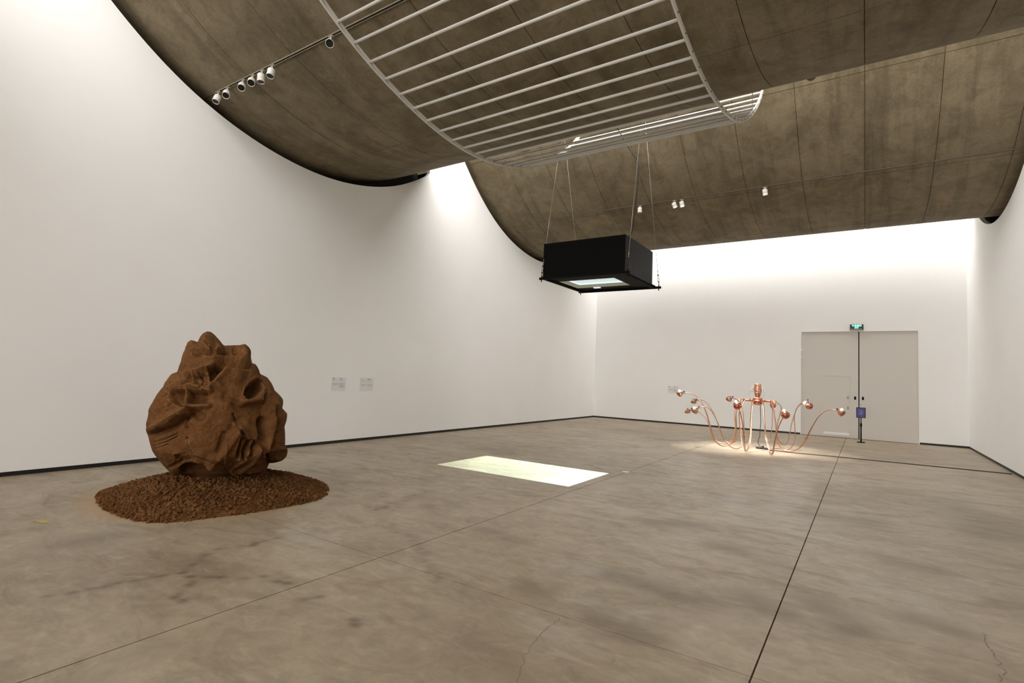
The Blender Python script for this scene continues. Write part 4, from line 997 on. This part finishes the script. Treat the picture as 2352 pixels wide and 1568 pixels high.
fl=[(-2.09,15.22,.012),(-2.0,15.15,.009),(-1.85,15.12,.008),(-1.6,15.10,.008),(-1.43,15.085,.008),(-.95,15.12,.008),(-.52,15.157,.008),(.5,15.19,.008),(1.6,15.22,.008),(2.56,15.245,.008)]
tag(MB().tube([tuple(p) for p in resample(np.array(fl),60,4)],.0095,8).build('floor_cable',M['cable']),'black cable running along the floor from the power strip to the right wall','cable')
tag(MB().bbox((-2.02,15.02,0),(-1.92,15.07,.03),.008).build('power_adapter',M['cable']),'small black adapter lying beside the power strip','adapter')

# ------------------------------------------------------------------ notice stand
ns=empty('notice_stand',(-.115,19.96,0),'slim black floor stand with a purple notice before the door','notice stand')
MB().lathe([(.001,0),(.125,0),(.13,.006),(.125,.018),(.03,.026),(.001,.026)],24,scale=(1,.75)).build('base',M['bk'],ns)
MB().tube([(0,0,.02),(0,0,.52)],.019,10).build('pole',M['bk'],ns)
MB().tube([(0,0,.50),(0,0,.82)],.014,10).build('upper_pole',M['bk'],ns)
MB().lathe([(.019,.48),(.028,.51),(.028,.57),(.015,.61)],12).build('collar',M['bk'],ns)
fb=MB()
z0,z1,hw=.765,1.085,.122
fb.bbox((-hw,-.03,z0),(-hw+.016,-.008,z1),.003); fb.bbox((hw-.016,-.03,z0),(hw,-.008,z1),.003); fb.bbox((-hw,-.03,z0),(hw,-.008,z0+.016),.003); fb.bbox((-hw,-.03,z1-.016),(hw,-.008,z1),.003)
fb.build('frame',M['bk'],ns)
sh_=MB().box((-hw+.014,-.022,z0+.014),(hw-.014,-.012,z1-.014)).build('notice_sheet',M['screen'],ns,label='purple printed notice')
ik=MB(); yq=-.0232
def q_(x0,x1,za,zb): ik.box((x0,yq,za),(x1,-.022,zb))
q_(-.045,-.039,.955,1.005); q_(-.045,.030,1.000,1.006); q_(.024,.030,.985,1.005)            # open square outline
ik.add([(.0,yq,.985),(.012,yq,.99),(.042,yq,.955),(.028,yq,.945)],[(0,1,2,3)])
ik.add([(.042,yq,.975),(.05,yq,.955),(.012,yq,.952),(.016,yq,.962)],[(0,1,2,3)])
q_(-.05,.05,.925,.934); q_(-.055,.055,.900,.905); q_(-.055,.055,.888,.893); q_(-.050,.050,.876,.881); q_(-.035,.035,.858,.862); q_(-.03,.03,.80,.804)
ik.build('notice_print',M['screen_ink'],sh_,label='lilac outlined emblem and text lines')

# ------------------------------------------------------------------ small fitting under the vault edge
fx_=empty('ceiling_sensor',(-.74,9.75,float(np.interp(9.75,SH[:,0],SH[:,1]))),'small drab round fitting under the edge of the near vault','sensor')
MB().lathe([(.001,-.055),(.03,-.05),(.06,-.03),(.07,-.005),(.07,.01),(.001,.01)],18).build('dome',M['track2'],fx_)
MB().lathe([(.075,-.002),(.085,.004),(.085,.014),(.001,.014)],18).build('mount_ring',M['track2'],fx_)

# ------------------------------------------------------------------ small marks on the floor
tp=MB(); tp.add([(-6.96,1.90,.002),(-6.80,1.93,.002),(-6.78,1.99,.002),(-6.84,2.0,.002),(-6.93,1.97,.002)],[(0,1,2,3,4)])
tp.add([(-6.96,1.90,0),(-6.80,1.93,0),(-6.78,1.99,0),(-6.84,2.0,0),(-6.93,1.97,0)],[(4,3,2,1,0)])
tag(tp.build('floor_tape',M['tape']),'torn scrap of yellow tape on the floor left of the mound','tape')
tag(MB().bbox((-3.64,9.16,0),(-3.52,9.27,.012),.003).build('floor_plate',M['plate']),'small pale plate on the floor joint right of the light patch','floor plate')
